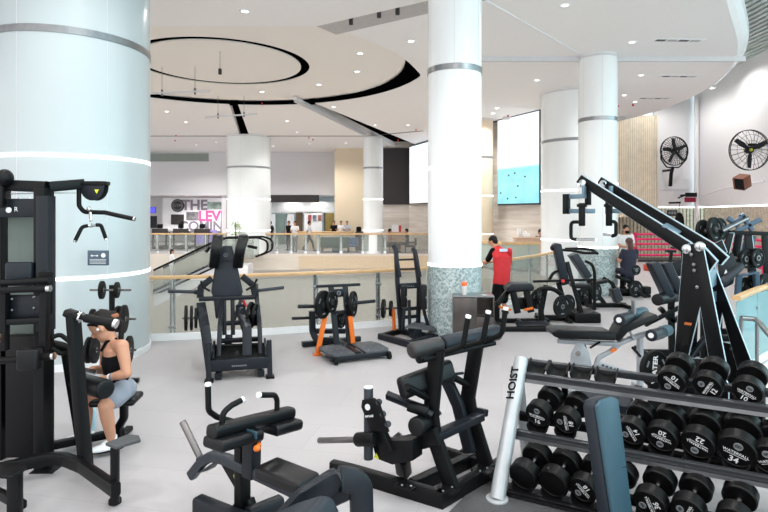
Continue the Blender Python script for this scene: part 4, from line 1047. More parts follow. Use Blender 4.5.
# ================================================================ ARCHED MACHINE cut off at the bottom edge
f = Fr(-.35, 2.95, -34); V_ = f.onv; P = f.at
t = thing('padded_machine', 'arched dark blue-grey machine frame with rounded pad, cut off by the bottom edge', 'gym machine', f)
MB().rt([P(272, 535, 2.8), P(305, 499, 2.88), P(338, 478, 2.95), P(361, 482, 3.0), V((P(364, 512, 3.0).x, P(364, 512, 3.0).y, .02))], .13, .062, .085, r=.02, n=(.5, .86, 0)).build('arched_frame', 'frame', t)
MB().prism([P(x, y, 2.98) for x, y in ((314, 495), (346, 480), (351, 498), (330, 508))], (.02, .03, 0)).build('frame_gusset', 'frame', t, bev=.004)
pd = MB(); pl = [P(x, y, 2.7) for x, y in ((254, 530), (272, 512), (300, 499), (322, 492), (334, 494), (341, 508), (345, 545), (300, 560))]
pd.prism(pl, (-.02, -.3, -.12)); pd.build('pad', 'vinyl_navy', t, bev=.03, seg=4)
MB().rt([V((P(262, 560, 2.75).x, P(262, 560, 2.75).y, .05)), V((P(364, 512, 3.06).x, P(364, 512, 3.06).y, .05))], .1, .09, r=.012, n=(0, 0, 1)).build('base_beam', 'frame', t)
MB().rt([V((P(290, 530, 2.78).x, P(290, 530, 2.78).y, .05)), P(290, 530, 2.78)], .09, .09, r=.012, n=(0, 1, 0)).build('pad_post', 'frame', t)
# ================================================================ STANDING LEG CURL (centre foreground)
f = Fr(.40, 4.02, -35.5); V_ = f.onv; n = (1, 0, 0)
t = thing('standing_leg_curl_machine', 'black standing leg curl machine with three upright handles and steel weight peg in centre foreground', 'gym machine', f)
z_ = lambda px, py, z: f.onz(px, py, z)
B = lambda px, py, z=.05: f.loc(G(px, py, z))
# base rails
MB().rt([B(332, 468), B(352, 473), B(443, 500)], .13, .08, .1, r=.015, n=(0, 0, 1)).build('base_rail', 'black', t)
MB().prism([B(375, 476, .095), B(383, 474, .095), B(412, 484, .095), B(405, 487, .095)], (0, 0, .012)).build('tread', 'rubber', t, bev=.002)
MB().rt([B(438, 501), B(500, 466)], .13, .08, r=.015, n=(0, 0, 1)).build('base_rail', 'black', t)
MB().rt([B(412, 487), B(480, 455)], .12, .08, r=.015, n=(0, 0, 1)).build('base_rail', 'black', t)
MB().rt([B(436, 450), B(500, 470)], .1, .07, r=.012, n=(0, 0, 1)).build('base_rail', 'black', t)
for px, py in ((407, 485), (447, 489), (483, 470), (471, 451)): MB().box(B(px, py, .1), (.16, .12, .02)).build('flange', 'black', t, bev=.004)
for px, py in ((402, 485), (411, 486), (443, 491), (452, 487), (480, 471), (487, 468), (467, 452), (475, 450)): MB().ell(B(px, py, .115), .011, .011, .009, 10, 6).build('bolt', 'steel', t)
# uprights
v1, v2 = .19, .69
for pts, v in ((((452, 488), (434, 436), (431, 414), (437, 350)), v1), (((487, 467), (470, 412), (468, 397), (478, 335)), v2)):
    MB().rt([V_(x, y, v) for x, y in pts], .06, .12, .12, r=.012, n=(0, 1, 0)).build('upright', 'black', t)
for pts in (((470, 452), (458, 405), (445, 376)),):
    MB().rt([V_(x, y, v2 - .1) for x, y in pts], .06, .1, .1, r=.012, n=(0, 1, 0)).build('pad_support', 'frame', t)
MB().rt([V_(386, 449, v1 - .06), V_(438, 436, v1 - .06)], .06, .125, r=.012, n=(0, 1, 0)).build('cross_beam', 'black', t)
MB().rt([V_(434, 437, v1 - .04), V_(480, 416, v2)], .06, .1, r=.012, n=(0, 0, 1)).build('cross_beam', 'frame', t)
MB().rt([V_(478, 412, v2), V_(483, 412, v2 + .08)], .06, .1, r=.012, n=(0, 0, 1)).build('beam_end', 'frame', t)
# long roll pad on top
a, b = V_(410, 351, v1 - .22), V_(498, 332, v2 + .17)
m1 = a.lerp(b, .33)
MB().sweep([a, m1], circ(.062, 20), None).build('roll_pad_end', mat('dark_brown_black_vinyl', (38, 36, 38), .45, bump=.1), t, bev=.03, seg=3)
MB().sweep([m1, b], circ(.066, 20), None).build('roll_pad', 'vinyl_navy', t, bev=.02, seg=3)
MB().sweep([a.lerp(b, .1) - V((0, 0, .075)), a.lerp(b, .92) - V((0, 0, .075))], rrect(.1, .03, .005), None).build('pad_plate', 'black', t)
MB().cyl(a.lerp(b, .08) - V((0, 0, .07)), a.lerp(b, .22) - V((0, 0, .07)), .04).build('pad_bracket', 'black', t, bev=.008)
for tip, mid, root, v in (((468, 318), (463, 346), (446, 352), v1 - .02), ((488, 313.5), (483, 341), (464, 347), v2 - .3), ((505.5, 310), (502, 334), (484, 342), v2 - .02)):
    pts = [V_(*tip, v), V_(*mid, v), V_(*root, v)]
    MB().tube(pts, .021, .07, 14).build('handle', 'rubber', t)
    MB().cyl(pts[0], pts[0] + (pts[0] - pts[1]).normalized() * .022, .0215).build('handle_cap', 'white', t, bev=.003)
# chest pad and its struts
a, b = V_(400, 389, v1 - .22), V_(452, 369, v2 - .22)
MB().sweep([a, b], rrect(.09, .17, .04, 4), (1, -.3, .3)).build('chest_pad', 'vinyl', t, bev=.03, seg=4)
MB().tube([V_(407, 387, v1 - .23), V_(430, 399, v1)], .028).build('pad_strut', 'black', t)
MB().tube([V_(444, 372, v2 - .25), V_(470, 386, v2)], .028).build('pad_strut', 'black', t)
MB().tube([V_(436, 376, v1 + .2), V_(463, 373, v2 - .05)], .012).build('adjust_lever', 'frame', t)
# lever with ankle roller
MB().rt([V_(387, 395, .05), V_(414, 406, .1), V_(432, 416, .15)], .05, .07, r=.012).build('lever_arm', 'frame', t)
MB().cyl(V_(408, 405, .06), V_(428, 412, .12), .045).build('lever_sleeve', 'black', t, bev=.01)
a, b = V_(415.5, 427, .0), V_(432, 419, .28)
MB().cyl(a, b, .07, seg=24).build('ankle_roller', 'vinyl', t, bev=.015, seg=3)
MB().tube([b, V_(440, 412, .3)], .02).build('roller_axle', 'steel', t)
# weight horn side: grey vertical post, peg, logo plates
vz = -.05
a, b = V_(368.5, 388, vz), V_(368.5, 459, vz)
MB().cyl(b, a, .037).build('storage_post', 'frame_mid', t, bev=.004)
MB().cyl(a, a + V((0, 0, .012)), .036).build('post_cap', 'white', t, bev=.003)
MB().cyl(V_(376, 438.5, vz - .03), V_(357, 439.5, vz - .03), .054, seg=28).build('peg_hub', 'black', t, bev=.01)
MB().cyl(V_(358, 439.5, vz - .03), V_(319, 440.5, vz - .03), .024).build('weight_peg', 'steel_dk', t, bev=.003)
for dv in (-.1, .06):
    pl = [V_(x, y, dv) for x, y in ((362, 400), (374, 398), (379, 402), (389, 432), (371, 431), (361, 407))]
    MB().prism(pl, (0, .012, 0)).build('side_plate', 'black', t, bev=.003)
for px, py in ((379, 402), (383, 414), (388, 424)): MB().cyl(V_(px, py, -.09), V_(px, py, .06), .025).build('spacer', 'frame_mid', t, bev=.003)
pc = V_(368, 407, -.1) + V((0, -.004, 0)); MB().cyl(pc, pc - V((0, .004, 0)), .024, seg=24).build('emblem', 'ink', t)
lt = MB(); X_ = V_(376, 415.5, -.1) - V_(363.5, 416.5, -.1); text(lt, 'IMPULSE', V_(369.8, 416, -.1) + V((0, -.008, 0)), X_, (0, 0, 1), .022, .001, .0006); lt.build('lettering', 'ink', t)
MB().rt([V_(378, 428, -.02), V_(389, 452, -.02)], .06, .11, r=.01, n=(0, 1, 0)).build('swing_arm', 'black', t)
MB().prism([V_(x, y, -.02) for x, y in ((372, 444), (391, 441), (412, 440), (413, 461), (392, 465), (376, 459))], (0, .14, 0)).build('counterweight', 'black', t, bev=.008)
pm = V_(376.5, 456, -.02) + V((0, -.004, 0)); MB().prism([pm + V((-.025, 0, -.018)), pm + V((.025, 0, -.018)), pm + V((0, 0, .025))], (0, .003, 0)).build('warning_mark', 'yellow', t)
MB().prism([V_(x, y, .2) for x, y in ((393, 436), (398, 432), (404, 440), (410, 446), (394, 446))], (0, .02, 0)).build('cam_plate', 'steel_dk', t, bev=.003)
MB().rt([V_(402, 458, .05), V((V_(404, 480, .2).x, .2, .08))], .09, .1, r=.01, n=(0, 1, 0)).build('pivot_post', 'black', t)
# ================================================================ STEEL CUBBY by the column and bottle
f = Fr(*W(454, 300, 9.1).xy, -4); P = f.at
W_, D_, H_ = .42, .4, .66
t = thing('steel_cubby', 'brushed dark steel locker box beside the centre column, orange bottle on top', 'cabinet', f)
dd = f.o.y
a = P(453.5, 0, dd).x; b = P(476, 0, dd).x; c = P(494, 0, dd).x; ht = P(0, 296, dd).z
M['cab'] = mat('dark_stainless_steel', (86, 80, 78), .3, .6, var=.2, scale=3)
MB().bx(a, a + .02, 0, .42, 0, ht).build('side_panel', 'cab', t, bev=.003)
MB().bx(c - .02, c, 0, .42, 0, ht).build('side_panel', 'cab', t, bev=.003)
MB().bx(b - .015, b + .015, 0, .42, 0, ht).build('divider', 'cab', t, bev=.003)
MB().bx(a, c, -.01, .43, ht - .02, ht + .005).build('top_panel', 'steel', t, bev=.003)
MB().bx(a, c, .4, .42, 0, ht).build('back_panel', 'cab', t)
MB().bx(a, c, 0, .42, 0, .03).build('bottom_panel', 'cab', t)
MB().bx(a + .02, b - .015, .002, .02, .03, ht - .03).build('door', 'cab', t, bev=.003)
MB().bx(b + .015, c - .02, .01, .4, ht * .6, ht * .62).build('shelf', 'cab', t)
MB().bx(b + .015, c - .02, .0, .02, .03, ht * .58).build('door', 'cab', t, bev=.003)
o = f.o + f.u * ((a + b) / 2) + f.v * .12 + V((0, 0, ht + .005))
bt = thing('shaker_bottle', 'clear drink bottle with orange lid standing on the steel locker box', 'bottle', o)
MB().lathe((0, 0, 0), (0, 0, 1), [(0, 0), (.036, 0), (.045, .13), (.045, .15), (0, .15)]).build('body', mat('cloudy_clear_plastic', (214, 212, 210), .2), bt, bev=.003)
MB().lathe((0, 0, .15), (0, 0, 1), [(0, 0), (.05, 0), (.05, .05), (.02, .07), (0, .07)]).build('lid', mat('orange_plastic', (238, 110, 60), .4), bt, bev=.004)
# ================================================================ MAN IN RED leaning on the rail
f = Fr(*W(499, 300, 11.9).xy, 24); 
t = thing('person', 'man in red and black sports shirt and black shorts leaning on handrail, seen from behind', 'person', f)
D = 11.9; P = f.at; F_ = V((-.1, 1, 0))
b = MB(); sh = MB(); tr = MB()
pel = P(501, 284, D); wst = P(502, 274, D); ch = P(502, 258, D + .06); nk = P(496.5, 247, D + .2); hd = P(492.8, 241.5, D + .27)
fw = V((-.55, .8, -.45)); _, hu, hr = head(b, hd, fw, (0, .2, 1), .98)
limb(b, [nk - V((0, 0, .05)), hd], [.06, .055])
torso(b, [pel, wst, ch, nk], [.15, .15, .18, .06], [.1, .1, .11, .06], (1, 0, 0))
torso(sh, [pel - V((0, 0, .0)), wst, ch, ch.lerp(nk, .6), nk + V((0, 0, .0))], [.205, .2, .215, .185, .075], [.135, .125, .13, .1, .07], (1, 0, 0))
for sx, e, h in ((-1, P(486, 263, D + .32), P(483, 261.5, D + .55)), (1, P(509, 268, D + .25), P(494, 262, D + .55))):
    s0 = P(501 + sx * 8.2, 251, D + .1)
    limb(b, [s0, e, h], [.055, .045, .032]); hand(b, h, (-.3, 1, 0), (0, 0, -1), -sx, .95, .8)
    sl = MB(); limb(sl, [s0, s0.lerp(e, .7)], [.07, .062]); remeshed(sl, 'sleeve', 'blackcloth' if sx < 0 else 'redcloth', t, .012, 2)
for sx in (-1, 1):
    h = pel + V((sx * .085, 0, -.02)); k = h + V((sx * .03, .06, -.4)); a = V((h.x + sx * .05, -.02, .085))
    limb(b, [h, k, a], [.085, .056, .038]); limb(tr, [h, h.lerp(k, .8)], [.108, .098])
    fm = MB(); foot(fm, a, (.1, 1, 0)); remeshed(fm, 'shoe', 'blackcloth', t, .011, 2)
tr.ell(pel, .18, .13, .14)
remeshed(b, 'body', 'skin', t, .0085, 3); remeshed(sh, 'shirt', 'redcloth', t, .012, 2); remeshed(tr, 'shorts', 'blackcloth', t, .012, 2)
hb = MB(); hb.ell(hd + hu * .045 - V(fw).normalized() * .018, .085, .1, .088, X=hr, Z=hu); hb.ell(hd - V(fw).normalized() * .05, .08, .062, .09, X=hr, Z=hu)
remeshed(hb, 'hair', 'hair', t, .01, 2); face(hd, fw, (0, .2, 1), t, .98)
MB().beam(hd + hr * .08 + V(fw).normalized() * .02, hd + hr * .07 + V(fw).normalized() * .1, .006, .01).build('glasses', 'blackcloth', t)
pb = P(501.5, 250, D) ; MB().box(V((pb.x, ch.y - .118, pb.z)), (.2, .012, .06), (1, 0, 0), (0, .35, 1)).build('back_print', mat('pale_blue_print', (190, 205, 232), .6), t)
# ================================================================ DUMBBELL RACK
RY = -28.5
f = Fr(.85, 4.17, RY); V_ = f.onv
t = thing('dumbbell_rack', 'three tier dumbbell rack with thick silver tube posts and dark rails at right front', 'rack', f)
RK = f
LEN = 2.3
M['rail'] = mat('dark_grey_rack_rail', (60, 62, 66), .35, .3)
M['silverpost'] = mat('silver_grey_tube_paint', (176, 180, 184), .36, .3)
pt_ = V((0, .70, .9))
sl = (pt_ - V((0, 0, 0))).normalized()
def rp(s, z): return V((0, s, z))
for u0 in (0, LEN):
    o = V((u0, 0, 0))
    MB().tube([o, o + pt_ * 1.0], .058, 0, 24).build('post', 'silverpost', t)
    MB().cyl(o, o + V((0, 0, .02)), .085).build('post_flange', 'silverpost', t, bev=.005)
    MB().tube([o + pt_ * .86, o + V((0, .86, .02))], .045, 0, 20).build('rear_leg', 'silverpost', t)
tp = MB(); ax = pt_.normalized()
P1 = pt_ * .79; outv = V((-.25, -.85, 0)); nrm = (outv - ax * outv.dot(ax)).normalized(); X_ = ax; Y_ = nrm.cross(X_)
text(tp, 'HOIST', P1 + nrm * .0595, X_, Y_, .1, .002, .002)
tp.build('lettering', 'blackcloth', t)
tiers = [dict(s=.12, z=.155, items=[(522, 479, 15, ''), (552, 486, 15.5, ''), (582, 490, 14, '18'), (611, 497, 14.5, '?'), (649, 505, 16, '36'), (687, 511, 16, '?'), (733, 520, 16.5, '?')]),
         dict(s=.40, z=.55, items=[(537, 417, 13, '16'), (565, 426, 13, '18'), (630.5, 436, 13.5, '14'), (661, 443, 15, '20'), (697, 450, 16, '22'), (736, 459, 18.5, '34'), (770, 468, 17, '?')]),
         dict(s=.66, z=.87, items=[(671, 382.5, 13.6, '10'), (707, 387, 13.6, '12'), (747, 393, 14, '10')])]
rot = {('10', 0): 2.5, ('12', 1): 1.05, ('10', 2): -.45, ('16', 0): -.1, ('18', 1): 1.6, ('14', 2): 2.0, ('20', 3): 2.9, ('22', 4): 2.75, ('34', 5): -.3, ('?', 5): 1.2, ('?', 6): .4, ('18', 2): 2.3, ('36', 4): 1.9}
TILT = .30     # dumbbells lie nose down on the sloping tiers
axd = (V((0, math.cos(TILT), math.sin(TILT))))
def dumbbell(label, c, r, num, spin):
    """c: centre of the front head's face, axis runs back and up"""
    d = thing('dumbbell', label, 'dumbbell', RK.o + RK.u * c.x + RK.v * c.y + V((0, 0, c.z)), RY - 13, 'round head dumbbells on the rack')
    w = .055 + r * .42; g = .12; a = axd
    for q, o in enumerate((V((0, 0, 0)), a * (w + g))):
        h = MB(); h.lathe(o, a, [(0, .004), (r * .82, .004), (r * .86, 0), (r * .93, 0), (r, .012), (r, w - .012), (r * .93, w), (.02, w), (0, w)], 40)
        hd = h.build('head', 'rubber_dk', d, smooth=28)
    MB().lathe(a * w, a, [(.019, -.002), (.019, .012), (.0145, .02), (.017, g / 2), (.0145, g - .02), (.019, g - .012), (.019, g + .002)], 18).build('handle', 'chrome', d)
    if num:
        k = MB(); X = V((1, 0, 0)); Y = X.cross(-a) * -1; Y = (-a).cross(X)
        X2 = X * math.cos(spin) + Y * math.sin(spin); Y2 = -X * math.sin(spin) + Y * math.cos(spin); o = -a * .0005 + a * .003
        o = -a * .001
        if num != '?': text(k, num, o - Y2 * r * .5, X2, Y2, r * .5, .001, r * .006)
        text(k, 'WATERFALL', o - Y2 * r * .04, X2, Y2, r * .23, .001, r * .001)
        k.box(o - Y2 * r * .19, (r * 1.1, r * .02, .002), X2, a)
        k.build('lettering', 'ink', d)
        k = MB(); c2 = o + Y2 * r * .42; k.ring(c2, a, r * .2, r * .035, 24, 6); k.cyl(c2 - a * .0006, c2 + a * .001, r * .19)
        k.build('emblem', 'ink_grey', d)
        k = MB(); c3 = c2 - a * .0014
        for s_ in (-1, 1): k.ring(c3 + X2 * s_ * r * .07, a, r * .055, r * .02, 14, 5, wide=.001)
        k.build('emblem_mark', 'rubber_dk', d)
    return d
rowname = ['bottom tier', 'middle tier', 'top tier']
ordn = ['leftmost', 'second from left', 'third from left', 'fourth from left', 'fifth from left', 'sixth from left', 'seventh from left', 'eighth from left']
for ti, T in enumerate(tiers):
    fits = [V_(px, py, T['s']) for px, py, r, nm in T['items']]
    for i, ((px, py, r, nm), q) in enumerate(zip(T['items'], fits)):
        dpt = (RK.o + RK.u * q.x + RK.v * q.y).y; R = r * dpt / FOC
        z0 = T['z'] + (R - .105) * .8
        zz = .5 * z0 + .5 * q.z
        T.setdefault('zs', []).append((q.x, zz - R, R))
        lab = (f'black round dumbbell marked {nm}, ' if nm not in ('', '?') else 'black round dumbbell with white maker lettering, ' if nm else 'plain black round dumbbell without number, ') + f'{ordn[i]} on {rowname[ti]} of the rack'
        dumbbell(lab, V((q.x, q.y, zz)), R, nm, rot.get((nm, i), .3))
# rails: front and back angle of each tier, cups between
for ti, T in enumerate(tiers):
    us = [a for a, b, c in T['zs']]; bt = sum(b for a, b, c in T['zs']) / len(us); s = T['s']
    z = max(.03, bt - .005) if ti < 2 else .80
    z1 = z2 = z
    for k, (ds, dz, w, h) in enumerate(((-.02, -.02, .035, .075), (.17, .045, .035, .075))):
        a = V((0.02, s + ds, z + dz)); b = V((LEN, s + ds, z + dz))
        MB().beam(a, b, (.06 if ti == 2 else h) if ti == 2 or k else .05, w, (0, -.3, 1), .004).build('rail', 'rail' if ti == 2 else ('rail' if ti and not k else 'black'), t)
    MB().beam(V((.02, s - .04, z - .055)), V((LEN, s - .04, z - .055)), .03, .02, (0, 0, 1)).build('rail_edge', 'steel', t)
    MB().tube([V((0, s + .14, z)), V((0, s - .03, z - .01))], .02).build('rail_bracket', 'steel', t)
    ps = us if ti < 2 else [.13, .30, .49, .68] + us
    for u0 in ps:
        c = MB(); pr = []
        for j in range(9):
            a = PI + PI * j / 8; pr.append(V((u0 + .085 * math.cos(a), s + .0, z + .045 + .075 * math.sin(a))))
        for j in range(9):
            a = 2 * PI - PI * j / 8; pr.append(V((u0 + .072 * math.cos(a), s + .0, z + .045 + .062 * math.sin(a))))
        c.prism(pr, (0, .17, .045)); c.build('saddle', 'rubber', t)
for s_, z_ in ((.18, .34),):
    for u0 in (1.0,):
        MB().beam(V((u0 - .35, s_ + .36, z_)), V((LEN + .2, s_ + .36, z_)), .13, .04, (0, 0, 1), .004).build('back_beam', 'black', t)
        for k in range(6): MB().cyl(V((u0 - .25 + k * .24, s_ + .34, z_ + .03 * (-1) ** k)), V((u0 - .25 + k * .24, s_ + .332, z_ + .03 * (-1) ** k)), .013).build('bolt', 'steel', t)
MB().rt([V((.33, .88, .02)), V((.33, .88, .83))], .05, .05, r=.006, n=(1, 0, 0)).build('rear_post', 'black', t)
# dark rubber matting under the front of the rack
mp = [f.o + f.u * a + f.v * b for a, b in ((-.34, -1.4), (-.2, .3), (2.6, .3), (2.6, -1.4))]
mm = MB().prism([V((p.x, p.y, .0005)) for p in mp], (0, 0, .006)); mo = mm.build('floor_mat', mat('speckled_dark_rubber_mat', (72, 72, 74), .7, var=.2, scale=90), None)
tag(mo, 'dark rubber floor mat under the front of the dumbbell rack', 'mat')
# ================================================================ BENCH BACKREST in front of the rack
t = thing('incline_bench', 'incline bench seen from behind its tall navy pad with blue-lit face, in front of the dumbbells', 'bench', (W(610, 400, 3.45).x, 3.45, 0))
r0 = t.location.copy()
Q = lambda px, py, d: W(px, py, d) - r0
fc = [Q(598, 406, 3.52), Q(603, 400, 3.54), Q(613, 396.5, 3.66), Q(619, 399, 3.68), Q(637, 545, 3.5), Q(619, 545, 3.36)]
nn = V((.75, -.66, .12)).normalized()
MB().prism(fc, -nn * .03).build('lit_pad_face', 'vinyl_blue', t, bev=.012, seg=3)  # blue light on this face of the navy pad is put into its colour
MB().prism([p - nn * .028 + (V((0, 0, 0))) for p in fc], -nn * .085).build('back_pad', 'vinyl_navy', t, bev=.025, seg=3)
bc = Q(622, 520, 3.55) - nn * .09
MB().rt([bc + V((0, 0, .0)), V((bc.x + .02, bc.y, .08))], .07, .07, r=.01, n=(1, 0, 0)).build('post', 'silverpost', t)
MB().rt([V((bc.x - .3, bc.y + .2, .05)), V((bc.x + .45, bc.y - .35, .05))], .08, .07, r=.01, n=(0, 0, 1)).build('base_beam', 'silverpost', t)
sm = MB(); a, b = Q(607.5, 470, 3.47), Q(627, 466, 3.6); sm.beam(a + nn * .004, b + nn * .004, .004, .004); sm.build('seam', 'vinyl_navy', t)
# ================================================================ FLAT BENCH behind the rack
g = lambda px, py, z: G(px, py, z)
t = thing('flat_bench', 'dark flat exercise bench on the floor just behind the dumbbell rack', 'bench', G(600, 392, .0))
r0 = t.location.copy()
pl = [g(572, 395, .42) - r0, g(579, 390, .42) - r0, g(634, 397.5, .42) - r0, g(629, 406, .42) - r0]
MB().prism(pl, (0, 0, -.085)).build('pad', 'vinyl_navy', t, bev=.02, seg=3)
c = sum(pl, V()) / 4; lx = (pl[2] - pl[1]).normalized()
MB().rt([c - lx * .3 - V((0, 0, .1)), c + lx * .3 - V((0, 0, .1))], .06, .06, r=.01).build('beam', 'black', t)
for q in (-.28, .28):
    MB().rt([c + lx * q - V((0, 0, .1)), V((c.x + lx.x * q, c.y + lx.y * q, .03))], .05, .05, r=.008, n=(1, 0, 0)).build('leg', 'black', t)
    MB().rt([V((c.x + lx.x * q, c.y + lx.y * q, .03)) - rot90(lx) * .2, V((c.x + lx.x * q, c.y + lx.y * q, .03)) + rot90(lx) * .2], .05, .04, r=.008, n=(0, 0, 1)).build('foot', 'black', t)
# ================================================================ BIG LEVER MACHINE
f = Fr(2.81, 5.25, -60); V_ = f.onv
t = thing('lever_press_machine', 'tall black lever machine with two long parallel arms and bolted A-frame tower behind the rack', 'gym machine', f)
M['bevel'] = mat('pale_edge_highlight', (176, 196, 206), .35, .4)  # pale tone stands in for light catching the edges
M['plateblack'] = mat('satin_black_steel_plate', (11, 12, 15), .4, 0, .22)
M['bluelit'] = mat('blue_lit_steel', (108, 134, 150), .35, .4)  # blue light falling on the steel, put into its colour
def slab(pxs, v, th, name, m='plateblack', edge=True):
    pl = [V_(x, y, v) for x, y in pxs]
    o = MB().prism(pl, (0, th, 0)).build(name, m, t, bev=.003)
    if edge:     # light on the plate edges painted as a bright rim all round
        e = MB(); c = sum(pl, V()) / len(pl)
        for i in range(len(pl)):
            a, b = pl[i], pl[(i + 1) % len(pl)]
            dd = (b - a).normalized(); nrm_ = V((dd.z, 0, -dd.x))
            e.beam(a + V((0, th / 2, 0)) , b + V((0, th / 2, 0)), .006, th * .7, (nrm_.x, 0, nrm_.z))
        e.build('edge_highlight', 'bevel', o)
    return o
slab([(576, 182), (581, 175), (690, 243), (684, 254)], -.02, .05, 'arm')
slab([(597, 183), (601, 177), (712, 243.5), (727, 257), (720, 265), (703, 253)], .27, .05, 'arm')
slab([(686, 248), (700, 244), (716, 261), (708, 272), (703, 262), (690, 256)], -.02, .05, 'arm_tail')
a, b = V_(668, 230, .0), V_(674, 226.5, .28); MB().sweep([V_(670, 230, .0), V_(674, 227.5, .28)], rrect(.16, .02), (V_(690, 243, 0) - V_(581, 175, 0))).build('arm_tie', 'bluelit', t, bev=.003)
MB().cyl(V_(693, 249, -.06), V_(704, 246, .36), .03).build('pivot_shaft', 'chrome', t)
for px, py, v in ((583.5, 183.5, -.03), (604, 184, .26), (688, 249, -.09), (701, 246.5, -.085)):
    c = V_(px, py, v); MB().cyl(c, c - V((0, .03, 0)), .045, seg=24).build('pivot_cap', 'chrome', t, bev=.006)
# tower
slab([(683, 250), (688, 244), (700, 244), (703, 248), (726, 366), (710, 366), (700, 306), (687, 360), (674, 360)], -.09, .02, 'tower_plate')
slab([(700, 247), (712, 255), (727, 258), (714, 266), (755, 372), (738, 372), (722, 312), (712, 366), (700, 366)], .34, .02, 'tower_plate')
slab([(683, 262), (689, 262), (684, 360), (674, 360)], .0, .2, 'tower_leg', edge=False)
for px, py in ((692, 254.5), (694.5, 264.5), (695, 270.5), (698, 287)):
    c = V_(px, py, -.09); MB().cyl(c, c - V((0, .018, 0)), .016, seg=12).build('bolt', 'steel', t, bev=.003)
for y, q in ((280, .05), (300, .05)):
    MB().sweep([V_(704, y + 4, -.08), V_(716, y - 4, .35)], rrect(.16 if y < 290 else .1, .015), (0, 0, 1)).build('cross_tie', 'bluelit', t)
MB().prism([V_(x, y, -.092) for x, y in ((685, 322), (692, 323), (689, 345), (681, 346))], (0, -.004, 0)).build('warning_label', 'rubber', t)
MB().prism([V_(x, y, -.093) for x, y in ((685, 322), (692, 323), (691.5, 325.5), (684.5, 324.5))], (0, -.005, 0)).build('label_band', mat('orange_brown_label', (176, 92, 40), .5), t)
lp = lambda px, py, v: V((V_(px, py, v).x, v, .0))
o1 = V_(672, 358, -.12); o2 = V_(722, 366, -.12)
slab([(672, 357), (715, 360), (728, 385), (728, 425), (672, 410)], -.14, .02, 'base_plate')
slab([(718, 341), (738, 346), (757, 380), (757, 430), (720, 420)], .36, .02, 'base_plate')
for px, py in ((694, 362.5), (687, 364), (708, 366)): c = V_(px, py, -.14); MB().cyl(c, c - V((0, .015, 0)), .016, seg=12).build('bolt', 'steel', t)
c = V_(732, 349, .36); MB().cyl(c, c - V((0, .015, 0)), .016, seg=12).build('bolt', 'steel', t)
MB().rt([V_(690, 358, .05), V_(705, 338, .25)], .05, .05, r=.01).build('strut', 'frame', t)
for v in (-.12, .36):
    MB().rt([V((-.55, v, .06)), V((.75, v, .06))], .1, .1, r=.012, n=(0, 0, 1)).build('base_beam', 'plateblack', t)
MB().rt([V((-.4, -.2, .06)), V((-.4, .45, .06))], .1, .1, r=.012, n=(0, 0, 1)).build('base_beam', 'plateblack', t)
for u0, v in ((-.2, -.12), (.3, -.12), (.1, .36), (.5, .36)): MB().rt([V((u0, v, .05)), V((u0, v, .75))], .1, .06, r=.01, n=(1, 0, 0)).build('base_post', 'plateblack', t)
# logo shield below
pl = [V_(x, y, -.3) for x, y in ((651, 391), (757, 408), (757, 436), (651, 424))]
MB().prism(pl, (0, .015, 0)).build('front_shield', 'plateblack', t, bev=.003)
k = MB()
for A_, B_ in (((689, 406), (698, 401)), ((698, 401), (722, 417)), ((689, 406), (696, 412)), ((712, 415), (700, 407)), ((675, 400), (686, 418)), ((664, 396), (675, 400))):
    k.beam(V_(*A_, -.303), V_(*B_, -.303), .006, .012, (0, 1, 0))
k.build('logo_lines', 'frame_mid', t)
for u0 in (-.25, .35): MB().rt([V((u0, -.28, 0)), V((u0, -.28, .5))], .06, .04, r=.008, n=(1, 0, 0)).build('shield_post', 'plateblack', t)
# swivel handle carriers at the arm ends
def carrier(dx, dy, v, mir):
    p = lambda x, y, vv=0: V_(x + dx, y + dy, v + vv)
    MB().beam(p(588, 187), p(588, 205), .06, .04).build('hanger_plate', 'plateblack', t, bev=.003)
    MB().beam(p(584, 186, -.06), p(584, 196, -.06), .03, .04).build('hanger_plate', 'bluelit', t, bev=.003)
    if not mir:
        MB().beam(p(565, 197, -.03), p(586, 196, -.03), .05, .05).build('carrier_bar', 'bluelit', t, bev=.004)
        MB().beam(p(566.5, 194, -.06), p(566.5, 214, -.06), .06, .07).build('carrier_block', 'plateblack', t, bev=.006)
    MB().beam(p(567 if not mir else 581, 211, -.03), p(594, 211, -.03), .05, .05).build('carrier_bar', 'bluelit', t, bev=.004)
    if mir: MB().beam(p(582, 201, -.06), p(582, 214, -.06), .06, .06).build('carrier_block', 'plateblack', t, bev=.006)
    MB().cyl(p(582, 203, -.06), p(582, 226, -.06), .036, seg=20).build('swivel', 'black', t, bev=.008)
    MB().cyl(p(582, 204, -.06), p(582, 207, -.06), .055, seg=20).build('swivel_collar', 'rubber', t, bev=.004)
    if not mir:
        MB().tube([p(581, 222, -.06), p(571, 222, -.06), p(571, 239, -.06), p(577, 239.5, -.06)], .02, .05, 14).build('handle', 'rubber', t)
        MB().cyl(p(577, 239.5, -.06), p(596, 239.5, -.06), .017).build('knurled_bar', 'chrome', t)
    else:
        MB().tube([p(583, 221, -.06), p(589, 222, -.06), p(589, 235, -.06), p(585, 236, -.06)], .02, .04, 14).build('handle', 'rubber', t)
        MB().cyl(p(586, 235, -.06), p(577, 234, -.06), .02).build('knurled_bar', 'chrome', t)
carrier(0, 0, .0, False); carrier(28 - 1, 0, .28, True)
p = V_(655, 369, -.25)
pl_ = disc_plate('black weight plate with white lettering low on the lever machine, behind the top rail', f.o + f.u * p.x + f.v * p.y + V((0, 0, p.z)), V((.35, -.93, .1)), .17, .05)
k = MB(); nv = V((.35, -.93, .1)).normalized(); xv = nv.cross(V((0, 0, 1))) * -1; xv.normalize(); yv = nv.cross(xv)
text(k, 'WATER', nv * .028 + yv * .0 + xv * -.03, xv * .2 + yv * .98, (xv * .98 - yv * .2) * -1, .075, .001, .002)
k.build('lettering', 'ink', pl_)
